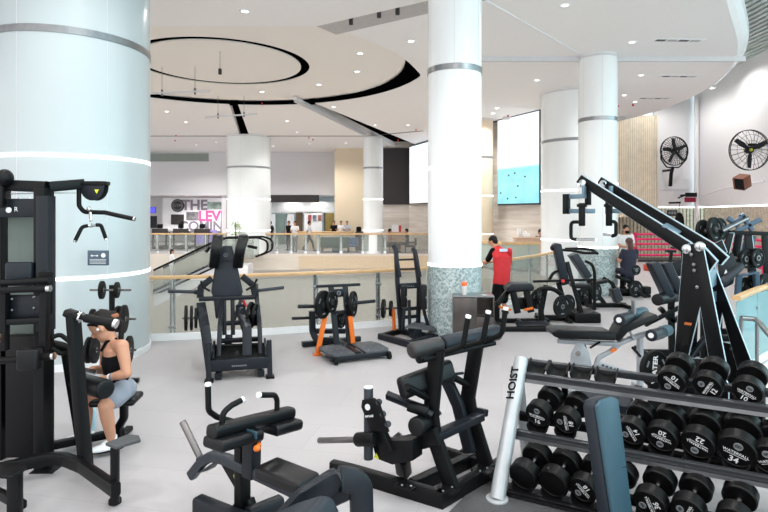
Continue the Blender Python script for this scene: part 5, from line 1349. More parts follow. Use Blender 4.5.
peg(t, p, p + V((0, .3, .02)), .025, 'steel_dk')
# ================================================================ SILVER DECLINE BENCH
f = Fr(W(600, 340, 6.6).x, 6.6, 0); V_ = f.onv
t = thing('decline_bench', 'silver framed adjustable bench with black pads and four blue-grey foam rollers', 'bench', f)
n_ = (0, 1, 0)
MB().prism([V_(x, y, -.15) for x, y in ((552, 332), (558, 329.5), (612, 332), (617, 335), (616, 341), (560, 339), (554, 336.5))], (0, .3, 0)).build('seat_pad', 'vinyl', t, bev=.015, seg=3)
MB().prism([V_(x, y, -.12) for x, y in ((614, 340), (622, 325), (657, 314), (660, 318), (628, 333), (620, 342))], (0, .26, 0)).build('back_pad', 'vinyl', t, bev=.02, seg=3)
MB().rt([V_(558, 341, 0), V_(618, 344, 0), V_(634, 337, 0), V_(655, 331, 0)], .07, .05, .1, r=.01, n=n_).build('main_beam', 'silver', t)
MB().prism([V_(x, y, -.04) for x, y in ((570, 366), (571, 353), (577, 343), (583, 343), (589, 352), (592, 366))], (0, .012, 0)).build('pivot_plate', 'silver', t, bev=.004)
MB().prism([V_(x, y, .03) for x, y in ((581, 343), (586, 345), (592, 366), (588, 366))], (0, .012, 0)).build('pivot_plate', 'black', t, bev=.004)
MB().cyl(V_(578, 353.5, -.05), V_(578, 353.5, -.042), .03).build('plate_hole', 'steel_dk', t)
MB().rt([V_(624, 340, 0), V_(611, 351, 0), V_(598, 358, 0), V_(596, 366, 0), V((V_(598, 370, 0).x, 0, .05))], .05, .06, .06, r=.02, n=n_).build('curved_strut', 'silver', t)
MB().rt([V_(598, 364, 0), V_(628, 373, -.0)], .06, .06, r=.02, n=n_).build('lower_strut', 'silver', t)
MB().rt([V((V_(565, 370, 0).x, 0, .04)), V((V_(650, 370, 0).x, 0, .04))], .06, .06, r=.012, n=(0, 0, 1)).build('base_beam', 'silver', t)
for px in (572, 645): 
    x = V_(px, 370, 0).x; MB().rt([(x, -.3, .035), (x, .3, .035)], .07, .06, r=.012, n=(0, 0, 1)).build('base_foot', 'silver', t)
MB().rt([V((V_(578, 370, 0).x, 0, .04)), V_(579, 345, 0)], .07, .06, r=.01, n=n_).build('support_post', 'silver', t)
MB().rt([V((V_(640, 370, 0).x, 0, .04)), V_(640, 336, 0)], .07, .06, r=.01, n=n_).build('support_post', 'silver', t)
MB().beam(V_(632, 347, -.04), V_(641, 357, -.04), .01, .03, n_).build('adjust_strap', 'black', t, bev=.003)
MB().tube([V_(590, 348, -.05), V_(600, 342, -.05)], .012).build('release_lever', 'black', t)
MB().rt([V_(617, 340, -.06), V_(627, 325, -.06), V_(634, 340, -.06)], .04, .02, r=.004, n=n_).build('roller_bracket', 'silver', t)
MB().rt([V_(634, 321, 0), V_(633.5, 300, 0)], .06, .05, r=.02, n=n_).build('handle_post', 'steel', t)
l = MB()
for i in range(5): l.box(V_(603 + i * 4, 365.3 + i * 1.3, -.036), (.03, .004, .022), (1, 0, -.3))
l.build('lettering', 'frame_mid', t)
MB().prism([V_(x, y, -.04) for x, y in ((610, 350), (616, 347.5), (617, 350.5), (612, 353))], (0, .004, 0)).build('warning_label', 'orange', t)
for a, b in (((619, 320, -.25), (631, 317, .02)), ((632, 315, .03), (644, 312, .28)), ((651, 335.5, -.25), (661, 333, .02)), ((662, 332, .03), (668, 330, .25))):
    pa, pb = V_(*a), V_(*b); MB().cyl(pa, pb, .068, seg=24).build('foam_roller', 'vinyl_blue' if a[2] > 0 else 'vinyl_navy', t, bev=.012, seg=3)
    if a[2] < 0: dd = (pa - pb).normalized(); MB().cyl(pa, pa + dd * .008, .03).build('roller_cap', 'white', t)
for a, b in (((619, 320, -.22), (644, 312, .26)), ((651, 335.5, -.22), (668, 330, .24))): MB().cyl(V_(*a), V_(*b), .015).build('roller_axle', 'steel', t)
# ================================================================ DARK PREACHER / BACK BENCH behind it
f = Fr(W(668, 300, 8.4).x, 8.4, 0); V_ = f.onv
t = thing('back_extension_bench', 'dark bench with two upright back pads and foam rollers left of the lever tower', 'bench', f)
for dx, v in ((0, -.18), (12, .06)):
    MB().prism([V_(x + dx, y, v) for x, y in ((651, 264), (660, 262), (676, 296), (668, 300))], (.0, .2, 0)).build('back_pad', 'vinyl_navy', t, bev=.02, seg=3)
for a, b in (((657, 300, -.3), (669, 297, .0)), ((669, 298, .0), (681, 295, .3))): MB().cyl(V_(*a), V_(*b), .085, seg=24).build('foam_roller', 'vinyl', t, bev=.015, seg=3)
MB().rt([V_(660, 308, 0), V_(672, 322, 0), V_(690, 312, 0)], .08, .07, .1, r=.012, n=n_).build('frame_beam', 'black', t)
MB().rt([V_(645, 325, -.1), V_(690, 302, -.1)], .06, .06, r=.012, n=n_).build('frame_beam', 'black', t)
MB().rt([V((-.35, 0, .05)), V((.6, 0, .05))], .1, .08, r=.012, n=(0, 0, 1)).build('base_beam', 'black', t)
MB().rt([V_(671, 300, 0), V((V_(672, 320, 0).x, 0, .05))], .08, .08, r=.012, n=n_).build('post', 'black', t)
MB().rt([V((-.35, -.3, .04)), V((-.35, .3, .04))], .1, .07, r=.012, n=(0, 0, 1)).build('base_foot', 'black', t)
MB().rt([V((.55, -.3, .04)), V((.55, .3, .04))], .1, .07, r=.012, n=(0, 0, 1)).build('base_foot', 'black', t)
M['slatelit'] = mat('slate_blue_lit_steel', (72, 94, 114), .35, .3)  # darker steel with the blue light put into its colour
# ================================================================ MACHINES in the middle distance
n_ = (0, 1, 0)
f = Fr(W(522, 320, 10.6).x, 10.6, 0); V_ = f.onv
t = thing('glute_machine', 'low black machine with padded hood and orange base strips beside the man in red', 'gym machine', f)
MB().prism([V_(x, y, -.1) for x, y in ((507, 288), (512, 284), (532, 283.5), (535, 288), (534, 291), (508, 293))], (0, .35, 0)).build('hood_pad', 'frame', t, bev=.03, seg=3)
for a, b in (((513, 292), (517.5, 313)), ((526.5, 291), (531, 312))): MB().rt([V_(*a, -.1), V_(*b, -.12)], .1, .12, r=.02, n=n_).build('pad_leg', 'black', t)
MB().rt([V_(510, 289, .1), V_(498, 303, .0), V_(497, 309, 0)], .07, .1, .05, r=.015, n=n_).build('side_arm', 'black', t)
for a, b in (((499, 306.5), (511, 310)), ((524, 310), (533, 308))): MB().beam(V_(*a, -.2), V_(*b, -.2), .05, .04, n_).build('orange_strip', 'orange', t, bev=.006)
MB().box(V_(521, 303, .1), (.3, .2, .22)).build('carriage', 'black', t, bev=.03)
for y in (-.45, .35): MB().rt([V((-.48, y, .05)), V((.48, y, .05))], .09, .08, r=.012).build('base_beam', 'black', t)
for x in (-.46, 0, .46): MB().rt([V((x, -.45, .05)), V((x, .4, .05))], .08, .08, r=.012, n=(1, 0, 0)).build('base_bearer', 'black', t)
MB().rt([V((-.44, .2, .05)), V((-.44, .2, .45))], .08, .1, r=.012, n=n_).build('post', 'black', t)
MB().rt([V((.4, .1, .05)), V((.38, .1, .55))], .08, .1, r=.012, n=n_).build('post', 'black', t)
MB().box(V((.1, -.35, .12)), (.6, .2, .03), (1, 0, .0), (0, -.3, 1)).build('foot_plate', 'frame', t, bev=.006)
p = V_(539, 296, .05); disc_plate('black plate on right side of the hooded machine near the man in red', f.o + p, (.85, -.5, 0), .16, .05)
# shoulder press
f = Fr(W(572, 318, 11.2).x, 11.2, 0); V_ = f.onv
t = thing('shoulder_press_machine', 'black seated press machine with tall back pad, right of the man in red', 'gym machine', f)
MB().prism([V_(x, y, -.1) for x, y in ((553.5, 245), (556, 243.5), (561.5, 244), (570, 284), (562, 286))], (.04, .28, 0)).build('back_pad', 'vinyl_navy', t, bev=.02, seg=3)
MB().ell(V_(553, 248, .05), .05, .12, .06).build('headrest_knob', 'rubber', t)
MB().rt([V_(567, 262, .0), V_(572, 281, -.1), V_(582, 315, -.15)], .07, .08, .1, r=.015, n=n_).build('front_post', 'black', t)
MB().rt([V_(594.5, 310, -.1), V_(594.5, 272, -.1), V_(592, 264, -.1), V_(585, 261, -.05)], .06, .06, .2, r=.02, n=n_).build('rear_post', 'black', t)
MB().tube([V_(563, 250, -.05), V_(572, 250.5, -.2), V_(584, 253, -.3), V_(597, 253, -.3)], .028, .1).build('press_handle', 'rubber', t)
MB().tube([V_(565, 249, .2), V_(582, 248.5, .1), V_(593, 250, .1), V_(598, 254, .1)], .028, .2).build('press_handle', 'rubber', t)
MB().rt([V_(533, 281.5, -.1), V_(596, 279.5, -.1)], .05, .05, r=.015, n=n_).build('side_bar', 'black', t)
MB().rt([V_(540, 289, -.1), V_(552, 288, -.1), V_(561, 294, -.1), V_(566, 303, -.1)], .09, .09, .3, r=.03, n=n_).build('lever_arm', 'black', t)
MB().rt([V_(549, 280, .1), V_(553, 273, .1), V_(558, 271, .1)], .06, .06, .2, r=.02, n=n_).build('lever_arm', 'black', t)
MB().rt([V_(558, 282, 0), V_(567, 312, 0)], .08, .09, r=.015, n=n_).build('seat_frame', 'black', t)
MB().box(V_(580, 285.5, -.05), (.34, .34, .08)).build('seat', 'vinyl', t, bev=.03, seg=3)
MB().cyl(V_(563, 281, -.16), V_(563, 281, -.2), .035).build('adjust_knob', 'red', t)
bx_ = V_(574, 314, -.2); MB().bx(bx_.x - .02, V_(599.5, 0, -.2).x, -.3, .35, 0, .2).build('base_box', 'black', t, bev=.03)
MB().rt([V((-.75, .0, .06)), V((.1, 0, .06))], .1, .1, r=.015).build('base_beam', 'black', t)
MB().rt([V((-.6, -.35, .05)), V((-.6, .4, .05))], .09, .08, r=.015, n=(1, 0, 0)).build('base_foot', 'black', t)
MB().rt([V((-.15, -.35, .05)), V((-.15, .4, .05))], .09, .08, r=.015, n=(1, 0, 0)).build('base_foot', 'black', t)
MB().rt([V_(541, 312, 0), V_(546, 285, 0)], .09, .09, r=.015, n=n_).build('pivot_post', 'black', t)
MB().rt([V_(578, 290, 0), V_(579, 312, 0)], .08, .08, r=.015, n=n_).build('seat_post', 'black', t)
for px, py, v, r, ax, lb in ((562, 306.5, -.42, .215, (.45, -.9, 0), 'large black spoked plate on front peg of the seated press machine'), (537, 299, .1, .2, (.6, -.8, 0), 'large black plate on far left peg of the seated press machine'), (568, 304, .45, .2, (.5, -.85, 0), 'black plate on rear peg of the seated press machine')):
    p = V_(px, py, v); disc_plate(lb, f.o + p, ax, r, .05); peg(t, p - V(ax) * .06, p + V((0, .25, 0)), .024, 'steel_dk')
# second press behind
f = Fr(W(606, 305, 12.8).x, 12.8, 0); V_ = f.onv
t = thing('incline_press_machine', 'black incline press machine with sloping grey pad in front of the mosaic column', 'gym machine', f)
MB().prism([V_(x, y, -.1) for x, y in ((571, 256), (578, 253), (593, 276), (587, 280))], (0, .3, 0)).build('back_pad', 'frame_mid', t, bev=.02, seg=3)
MB().box(V_(597, 282, 0), (.4, .34, .08), (1, 0, .2)).build('seat', 'vinyl', t, bev=.03, seg=3)
MB().rt([V_(574, 256, .1), V_(594, 290, 0), V_(608, 308, 0)], .08, .09, .1, r=.015, n=n_).build('frame_beam', 'black', t)
MB().rt([V_(603, 278, 0), V_(612, 283, -.1), V_(614, 288, -.1)], .1, .08, .05, r=.02, n=n_).build('leg_pad_arm', 'black', t)
MB().prism([V_(x, y, -.2) for x, y in ((612, 290), (619, 287), (624, 300), (617, 304))], (0, .25, 0)).build('leg_pad', 'frame_mid', t, bev=.03, seg=3)
MB().rt([V((-.45, 0, .05)), V((.45, 0, .05))], .1, .1, r=.015).build('base_beam', 'black', t)
for x in (-.4, .4): MB().rt([V((x, -.35, .05)), V((x, .35, .05))], .09, .08, r=.015, n=(1, 0, 0)).build('base_foot', 'black', t)
MB().rt([V_(590, 305, 0), V_(590, 280, 0)], .08, .08, r=.015, n=n_).build('post', 'black', t)
MB().rt([V_(600, 300, -.1), V_(590, 285, -.1)], .06, .06, r=.015, n=n_).build('brace', 'black', t)
for px, py, r, lb in ((584, 296, .22, 'black plate low on left of the incline press machine'), (596, 292, .2, 'black plate under the seat of the incline press machine')):
    p = V_(px, py, .3 if px < 590 else -.3); disc_plate(lb, f.o + p, (.6, -.8, 0), r, .05); peg(t, p, V((p.x, 0, p.z)), .024, 'steel_dk')
# black rowing style machine in front of the ring with a loaded peg
f = Fr(W(632, 296, 14.4).x, 14.4, 0); V_ = f.onv
t = thing('seated_row_machine', 'black plate loaded machine with curved foot behind the mosaic column, two people at it', 'gym machine', f)
MB().rt([V_(631.5, 252, 0), V_(632, 282, 0)], .09, .09, r=.015, n=n_).build('post', 'frame', t)
MB().rt([V_(616, 290, -.1), V_(636, 291, -.1), V_(645, 296, -.15), V_(645, 299, -.15)], .08, .09, .2, r=.02, n=n_).build('curved_foot', 'black', t)
MB().rt([V_(616, 276, 0), V_(634, 284, 0), V_(640, 292, 0)], .08, .09, .1, r=.015, n=n_).build('frame_beam', 'black', t)
MB().box(V_(645.5, 290, .1), (.2, .25, .2)).build('foot_block', 'black', t, bev=.03, seg=3)
MB().box(V_(622, 271, .2), (.34, .34, .08)).build('seat', 'vinyl', t, bev=.03, seg=3)
MB().rt([V_(622, 274, .2), V((V_(622, 290, .2).x, .2, .05))], .09, .09, r=.015, n=n_).build('seat_post', 'black', t)
MB().rt([V((-.6, .2, .05)), V((.4, .2, .05))], .1, .1, r=.015).build('base_beam', 'black', t)
for x in (-.5, .35): MB().rt([V((x, -.2, .05)), V((x, .5, .05))], .09, .08, r=.015, n=(1, 0, 0)).build('base_foot', 'black', t)
for px, py, r, lb in ((635.5, 289, .22, 'lower large plate on the machine behind the mosaic column'), (636, 270, .13, 'upper small plate on the machine behind the mosaic column')):
    p = V_(px, py, -.12); disc_plate(lb, f.o + p, (.3, -.95, 0), r, .05)
    peg(t, p, V((p.x, .05, p.z)), .024, 'steel_dk')
# two people at it
simple_person('person in white T-shirt and black face mask standing behind the mosaic column', W(625.5, 250, 16.3).x, 16.3, 180, 'stand', 'whitecloth', 'navycloth', s=1.05, arms='fold')
p = [o for o in COL.objects if o.name.startswith('person')][-1]
MB().ell((0, .125, 1.62), .066, .045, .05).build('face_mask', 'blackcloth', p)
simple_person('person with reddish brown hair in dark top seated with back turned at the black machine', W(630.5, 260, 14.3).x, 14.35, 10, 'sit', 'navycloth', 'navycloth', hair=mat('auburn_hair', (72, 40, 36), .5), s=1.05, z=.14, arms='front', hairlong=True)
# blue lit twin plate machine on the far right
f = Fr(W(740, 300, 9.6).x, 9.6, 0); V_ = f.onv
t = thing('high_row_machine', 'large black plate machine with blue-lit raised levers at far right', 'gym machine', f)
MB().beam(V_(729, 232.5, 0), V_(780, 234, 0), .08, .07, n_).build('top_beam', 'plateblack', t, bev=.004)
def sl2(pxs, v, th=.03, m='plateblack', name='side_plate'):
    o = MB().prism([V_(x, y, v) for x, y in pxs], (0, th, 0)).build(name, m, t, bev=.003)
    pl = [V_(x, y, v + th / 2) for x, y in pxs]; e = MB()
    for a, b in zip(pl, pl[1:] + pl[:1]): e.beam(a, b, th * .7, .012, n_)
    e.build('edge_highlight', 'bevel', o)  # edge light painted as pale strips
sl2([(729, 233), (734, 233), (727, 262), (717, 262)], -.05)
sl2([(736, 233), (743, 233), (738, 268), (730, 268)], .3)
sl2([(745, 235), (752, 235), (760, 300), (751, 300)], -.02)
sl2([(762, 234), (768, 234), (775, 300), (766, 300)], .3)
sl2([(712, 245), (722, 240), (727, 252), (716, 256)], -.2)
for a, b in (((741, 258), (747, 236)), ((754, 236), (750, 262))): MB().beam(V_(*a, .1), V_(*b, .1), .05, .05, n_, .006).build('lever_strut', 'slatelit', t)
for a, b in (((722, 232), (744, 216)), ((735, 232), (760, 219.5)), ((728, 218), (738, 226)), ((741, 214), (752, 230))): MB().rt([V_(*a, .05), V_(*b, .05)], .07, .08, r=.015, n=n_).build('lever_arm', 'slatelit', t)
MB().cyl(V_(722, 231, -.08), V_(748, 218, .0), .035).build('lever_tube', 'steel', t)
for px, py, v, r, lb in ((703.5, 231, .1, .2, 'leftmost black plate on raised lever of the far right machine'), (714.5, 229.5, .0, .215, 'front black plate on raised lever of the far right machine'), (720, 229, .2, .2, 'rear black plate on raised lever of the far right machine')):
    p = V_(px, py, v); disc_plate(lb, f.o + p, (.5, -.85, .1), r, .06); 
    peg(t, p - V((0, .05, 0)), p + V((.25, .2, .03)), .024, 'steel_dk')
MB().prism([V_(x, y, -.25) for x, y in ((718, 262), (733, 252), (737, 262), (734, 284), (722, 290))], (0, .04, 0)).build('shield_plate', 'frame', t, bev=.02)
e = MB(); c = V_(726, 272, -.26); e.prism([c + V((-.03, 0, -.03)), c + V((.035, 0, -.03)), c + V((.0, 0, .045))], (0, .005, 0)); e.build('emblem', 'ink', t)
MB().cyl(V_(722, 283, -.3), V_(741, 265, -.2), .07, seg=24).build('roller_pad', 'frame_mid', t, bev=.02, seg=3)
MB().beam(V_(738, 276, -.15), V_(756, 272, -.15), .14, .03, n_).build('cross_tie', 'slatelit', t, bev=.004)
MB().rt([V_(739, 275, -.15), V_(737, 300, -.15)], .08, .08, r=.012, n=n_).build('post', 'slatelit', t)
MB().rt([V_(756, 272, -.15), V_(757, 300, -.15)], .08, .08, r=.012, n=n_).build('post', 'slatelit', t)
for v in (-.2, .35):
    MB().rt([V((V_(714, 0, v).x, v, .05)), V((V_(778, 0, v).x, v, .05))], .1, .1, r=.012).build('base_beam', 'plateblack', t)
for px in (722, 745, 768):
    x = V_(px, 0, 0).x; MB().rt([V((x, .1, .05)), V((x, .1, .95 if px != 745 else .6))], .08, .1, r=.012, n=n_).build('base_post', 'plateblack', t)
for px, py, v, r, lb in ((745, 259, -.15, .16, 'upper black plate low on left side of the far right machine'), (757, 258, -.1, .17, 'upper black plate low on right side of the far right machine'), (746, 288, -.05, .19, 'lower black plate between the posts of the far right machine'), (765, 285, -.05, .2, 'lower black plate at right post of the far right machine')):
    p = V_(px, py, v); disc_plate(lb, f.o + p, (.4, -.9, .0), r, .06); peg(t, p, p + V((0, .3, 0)), .022, 'steel_dk')
# near right railing with pale glass
M['glassblue'] = glass('pale_blue_railing_glass', (206, 234, 238), .4, .35, (200, 232, 238))
pts = [(4.58, 7.18), (6.8, 9.4)]
railing('pale blue glass railing with wood handrail at right edge behind the dumbbells', [(4.52, 7.12), (5.4, 8.0), (6.6, 9.05), (9.6, 8.1)], posts_at([757]), 'glassblue', pw=.08)
f = Fr(4.62, 6.9, 0)
t = thing('stair_handrail', 'grey steel lower handrail slanting beside the right glass railing', 'handrail', f)
MB().tube([f.loc(W(741, 318, 6.9)), f.loc(W(756, 319, 6.9)), f.loc(W(772, 338, 6.2)), f.loc(W(790, 366, 5.6))], .032, .1).build('rail', 'steel', t)
MB().cyl(f.loc(W(757, 320, 6.9)), V((f.loc(W(757, 320, 6.9)).x, 0, 0)), .022).build('post', 'steel', t)
MB().cyl(f.loc(W(741.2, 318.2, 6.9)), V((f.loc(W(741, 318, 6.9)).x, .02, 0)), .022).build('post', 'steel', t)
# ================================================================ BOXING RING at the back right
f = Fr(11.2, 24.9, 0)
t = thing('boxing_ring', 'boxing ring with bright pink ropes and corner posts at the back right', 'boxing ring', f)
MB().bx(-.2, 2.95, 0, 1.6, 0, .08).build('platform', 'blackpanel', t)
for x, y in ((0.1, .1), (2.6, .1), (1.75, -6.0)): MB().rt([V((x, y, .0)), V((x, y, 1.32))], .12, .12, r=.02, n=n_).build('corner_post', 'pink', t)
for z in (.3, .55, .8, 1.02, 1.24):
    MB().cyl((.1, .06, z), (2.6, .06, z), .045, seg=10).build('rope', 'pink', t)
    MB().cyl((2.6, .06, z), (1.75, -6.0, z), .045, seg=10).build('rope', 'pink', t)
p = W(655, 270, 21); bx = thing('step_box', 'small orange red box on the floor before the boxing ring', 'box', (p.x, 21, 0), 8)
MB().bx(-.35, .35, -.2, .2, 0, .2).build('body', mat('orange_red_box', (214, 70, 40), .5), bx, bev=.02); MB().bx(-.36, .36, -.21, .21, .2, .24).build('lid', bpy.data.materials['orange_red_box'], bx, bev=.008)
# dark dumbbell/plate cart in front of the ring
f = Fr(W(676, 262, 17.5).x, 17.5, 5); P = f.at
t = thing('spin_bike', 'small black machine with handlebar between the ring and the back pads', 'gym machine', f)
MB().rt([(-.5, 0, .05), (.5, 0, .05)], .1, .1, r=.015).build('base_beam', 'black', t)
for x in (-.4, .4): MB().rt([(x, -.3, .04), (x, .3, .04)], .08, .08, r=.015, n=(1, 0, 0)).build('base_foot', 'black', t)
MB().rt([(-.3, 0, .05), (-.15, 0, .95)], .08, .08, r=.015, n=n_).build('seat_post', 'black', t)
MB().rt([(.3, 0, .05), (.2, 0, 1.05)], .08, .08, r=.015, n=n_).build('front_post', 'black', t)
MB().tube([(-.05, -.2, 1.08), (.2, -.2, 1.05), (.2, .2, 1.05), (-.05, .2, 1.08)], .025, .08).build('handlebar', 'rubber', t)
MB().box((-.18, 0, .98), (.3, .2, .08)).build('seat', 'vinyl', t, bev=.03)
MB().cyl((.1, -.04, .45), (.1, .04, .45), .26, seg=32).build('flywheel', 'frame', t, bev=.01)
# ================================================================ FANS, SPEAKER, SMALL WALL ITEMS
def fan(label, c, r, yaw, blades, kind):
    t = thing('wall_fan', label, 'fan', c, yaw)
    g = MB(); nw = 36 if kind else 22
    for k in range(nw):
        a = 2 * PI * k / nw; d = V((math.cos(a), 0, math.sin(a)))
        g.tube([d * .1 * r + V((0, -.16, 0)), d * .6 * r + V((0, -.15, 0)), d * r + V((0, -.02, 0))], .012 if kind else .008, .1, 5)
    for q, y in ((1.0, -.02), (.85, -.09), (.7, -.13), (.55, -.145), (.4, -.15), (.25, -.155)) if kind else ((1.0, -.02), (.75, -.12), (.45, -.15)): g.ring((0, y, 0), (0, 1, 0), r * q, .014 if q == 1 else .006, 40, 6)
    g.build('front_grille', 'black', t)
    g = MB(); g.ring((0, .06, 0), (0, 1, 0), r, .018, 40, 6); g.lathe((0, -.02, 0), (0, 1, 0), [(r, 0), (r, .08)], 40) if kind else None
    for k in range(nw // 2):
        a = 2 * PI * k / (nw // 2); d = V((math.cos(a), 0, math.sin(a))); g.tube([d * .15 * r + V((0, .14, 0)), d * r + V((0, .06, 0))], .005, 0, 5)
    g.build('rear_grille', 'black', t)
    for k in range(blades):
        a = 2 * PI * k / blades + .5; d = V((math.cos(a), 0, math.sin(a))); e = V((-math.sin(a), 0, math.cos(a)))
        bl = MB(); pl = [d * .1 * r - e * .05 * r, d * .45 * r - e * .16 * r, d * .88 * r - e * .14 * r, d * .92 * r + e * .06 * r, d * .5 * r + e * .1 * r, d * .1 * r + e * .07 * r]
        pl = [p + V((0, .10 * (p.dot(e)) / r - .02, 0)) for p in pl]; bl.prism(pl, (0, .006, 0)).build('blade', 'frame', t)
    MB().cyl((0, -.05, 0), (0, .16, 0), r * .17, seg=24).build('motor', 'black', t, bev=.02)
    MB().cyl((0, -.055, 0), (0, -.05, 0), r * .09, seg=16).build('badge', 'yellow' if not kind else 'black', t)
    return t
c = W(674.5, 151, 25.6)
t = fan('black round fan with dense grille on a bracket, on the recessed grey wall', c, .66, 6, 5, True)
MB().tube([(-.62, .02, .0), (-.64, .06, -.35), (-.3, .12, -.75), (.3, .12, -.75), (.64, .06, -.35), (.62, .02, 0)], .03, .2).build('yoke', 'black', t)
MB().rt([(0, .14, -.75), (.1, .4, -1.0), (.12, .5, -1.6)], .12, .14, .1, r=.02, n=(1, 0, 0)).build('wall_bracket', 'black', t)
MB().beam((.05, .3, -.85), (.05, .95, -.85), .1, .1).build('bracket_arm', 'black', t, bev=.01)
c = W(750, 150, 20.2)
t = fan('large round fan with open wire grille and visible blades on the white side wall', c, .73, 0, 3, False)
MB().rt([(0, .15, .0), (.4, .4, .16), (.85, .75, .2)], .1, .14, .1, r=.02).build('wall_bracket', 'black', t)
MB().box((.15, .1, .2), (.3, .08, .1)).build('motor_box', 'black', t, bev=.01)
c = W(742, 182, 20.2)
t = thing('wall_speaker', 'small tilted brown speaker cabinet hung on the white side wall', 'speaker', c, 20)
MB().box((0, 0, 0), (.42, .4, .46), (1, 0, .45), (-.45, -.2, 1)).build('cabinet', 'woodred', t, bev=.01)
MB().box(V((-.2, -.05, -.08)), (.012, .34, .4), (1, 0, .45), (-.45, -.2, 1)).build('grille', 'black', t)
MB().tube([(.15, .1, .05), (.38, .2, .0), (.75, .3, .0)], .03).build('bracket', 'black', t)
c = W(690, 197, 25.8); t = thing('wall_clock', 'black box with small red digital display on the grey wall under the fan', 'clock', c, 0)
MB().bx(-.2, .28, -.1, .06, .0, .2).build('body', 'black', t, bev=.01)
MB().bx(-.28, .2, -.13, -.04, -.24, -.02).build('display', emission('red_digit_glow', (120, 40, 55), .6), t)
MB().beam((-.55, .0, -.05), (-.2, .0, .1), .06, .06).build('bracket', 'black', t)
MB().beam((0, .05, .1), (0, .78, .1), .08, .08).build('wall_arm', 'black', t)
c = W(672, 213, 27.0); t = thing('notice_board', 'small black notice board on the slatted wall behind the ring', 'sign', c, 0)
MB().bx(-.25, .25, -.03, .03, -.15, .15).build('panel', 'blackpanel', t, bev=.005)
k = MB(); [k.bx(-.18 + i * .13, -.09 + i * .13, -.035, -.03, -.05, .06) for i in range(3)]; k.build('lettering', 'ink_grey', t)
c = W(682, 236, 25.7); t = thing('punching_bag', 'black punching bag hanging by the boxing ring', 'punching bag', (c.x - .12, 25.7, .86))
MB().lathe((0, 0, 0), (0, 0, 1), [(0, 0), (.17, .02), (.2, .15), (.2, .95), (.17, 1.15), (.07, 1.35), (0, 1.36)], 24).build('bag', 'blackcloth', t)
for a in (0, 2.1, 4.2): MB().cyl((.07 * math.cos(a), .07 * math.sin(a), 1.34), (0, 0, 1.75), .008, seg=6).build('chain', 'steel', t)
MB().cyl((0, 0, 1.74), (0, 0, 1.8), .012, seg=6).build('strap', 'black', t)
MB().beam((0, -.05, 1.82), (0, .92, 1.82), .08, .08).build('beam', 'black', t)
# ================================================================ ACROSS THE ATRIUM
fe = [(-15.5, 30.08), (2.6, 30.08)]
railing('glass railing with wood handrail on the far side of the atrium', [(-15.5, 30.1), (-6.4, 30.1), (2.7, 30.1)], posts_at([157, 170, 186, 205, 222, 240, 259, 277, 291, 306, 318, 341, 363, 385, 432]), 'railglass', kick=False, pw=.16, hw=.16, hh=.085)
railing('glass railing with wood handrail under the pool video wall', [(3.4, 22.9), (3.85, 21.2), (4.35, 20.42), (5.0, 20.4), (5.7, 20.4)], posts_at([529]), 'railglass_g', kick=False, pw=.12, hw=.14, hh=.1)
# escalator up from the lower storey
f = Fr(-9.5, 27.6, 0)
t = thing('escalator', 'escalator with dark handrails rising from the lower storey at the far left', 'escalator', f)
def esc(px, py, d=27.5): return f.loc(W(px, py, d))
A, B = V((-1.9, 0, -1.53)), V((1.45, 0, .03))
for y, nm in ((-.15, 'front'), (1.05, 'rear')):
    pl = [A + V((0, y, -.1)), B + V((0, y, -.1)), B + V((1.6, y, -.1)), B + V((1.6, y, .85)), B + V((0, y, .85)), A + V((0, y, .85))]
    MB().prism(pl, (0, .04, 0)).build('balustrade', 'railglass', t)
    MB().tube([A + V((0, y, .9)), B + V((0, y, .92)), B + V((1.8, y, .95)), B + V((2.3, y, .8)), B + V((2.3, y, .25)), B + V((1.7, y, .0))], .05, .35, 10).build('handrail', 'blackcloth', t)
    MB().beam(A + V((0, y + .02, -.25)), B + V((0, y + .02, -.25)), .3, .1, n_).build('skirt', 'steel', t)
for k in range(18):
    p = A.lerp(B, (k + .5) / 18); MB().box(p + V((0, .47, -.2)), (.34, 1.0, .2)).build('step', 'frame_mid', t)
MB().prism([A + V((0, -.1, -.4)), B + V((0, -.1, -.4)), B + V((1.3, -.1, -.4)), B + V((1.3, -.1, -.9)), B + V((0, -.1, -.9)), A + V((0, -.1, -.9))], (0, 1.15, 0)).build('truss', 'wallgrey', t)
pe = simple_person('person in long white clothes standing on the escalator looking at a phone', f.o.x - 1.2, 27.6 + .35, -60, 'stand', 'whitecloth', 'whitecloth', z=-1.24, s=.93, arms='front', sleeves='long', hairlong=True, skin='skin')
# people and seats beyond
simple_person('person in white top and dark trousers walking to the right across the atrium', W(309, 240, 32.2).x, 32.2, -85, 'stand', 'whitecloth', 'blackcloth', stride=.32, arms='down')
simple_person('person in white shirt and grey patterned trousers standing facing the atrium', W(295, 240, 31.6).x, 31.6, 170, 'stand', 'whitecloth', mat('grey_print_cloth', (130, 128, 130), .8, var=.4, scale=40), arms='front')
simple_person('person in black standing beside the person in white shirt across the atrium', W(289, 240, 33.0).x, 33.0, 150, 'stand', 'blackcloth', 'blackcloth')
simple_person('person in black walking just right of the wide pale column', W(270.5, 240, 32.6).x, 32.6, 60, 'stand', 'blackcloth', 'blackcloth', stride=.15)
for i, (px, lb, tc) in enumerate(((334, 'person in black behind the wooden counter, leftmost of three', 'blackcloth'), (341, 'person in white behind the wooden counter, middle of three', 'whitecloth'), (347, 'person in grey behind the wooden counter, rightmost of three', 'greycloth'))):
    simple_person(lb, W(px, 240, 35.4).x, 35.4, 180, 'stand', tc, 'blackcloth', arms='front', s=.98)
f = Fr(-5.3, 33.6, 0); t = thing('service_counter', 'long wooden service counter behind the teal sofa across the atrium', 'counter', f)
MB().bx(0, 3.4, 0, .7, 0, 1.0).build('body', 'cream', t, bev=.01); MB().bx(-.05, 3.45, -.06, .76, 1.0, 1.08).build('worktop', 'oak', t, bev=.01)
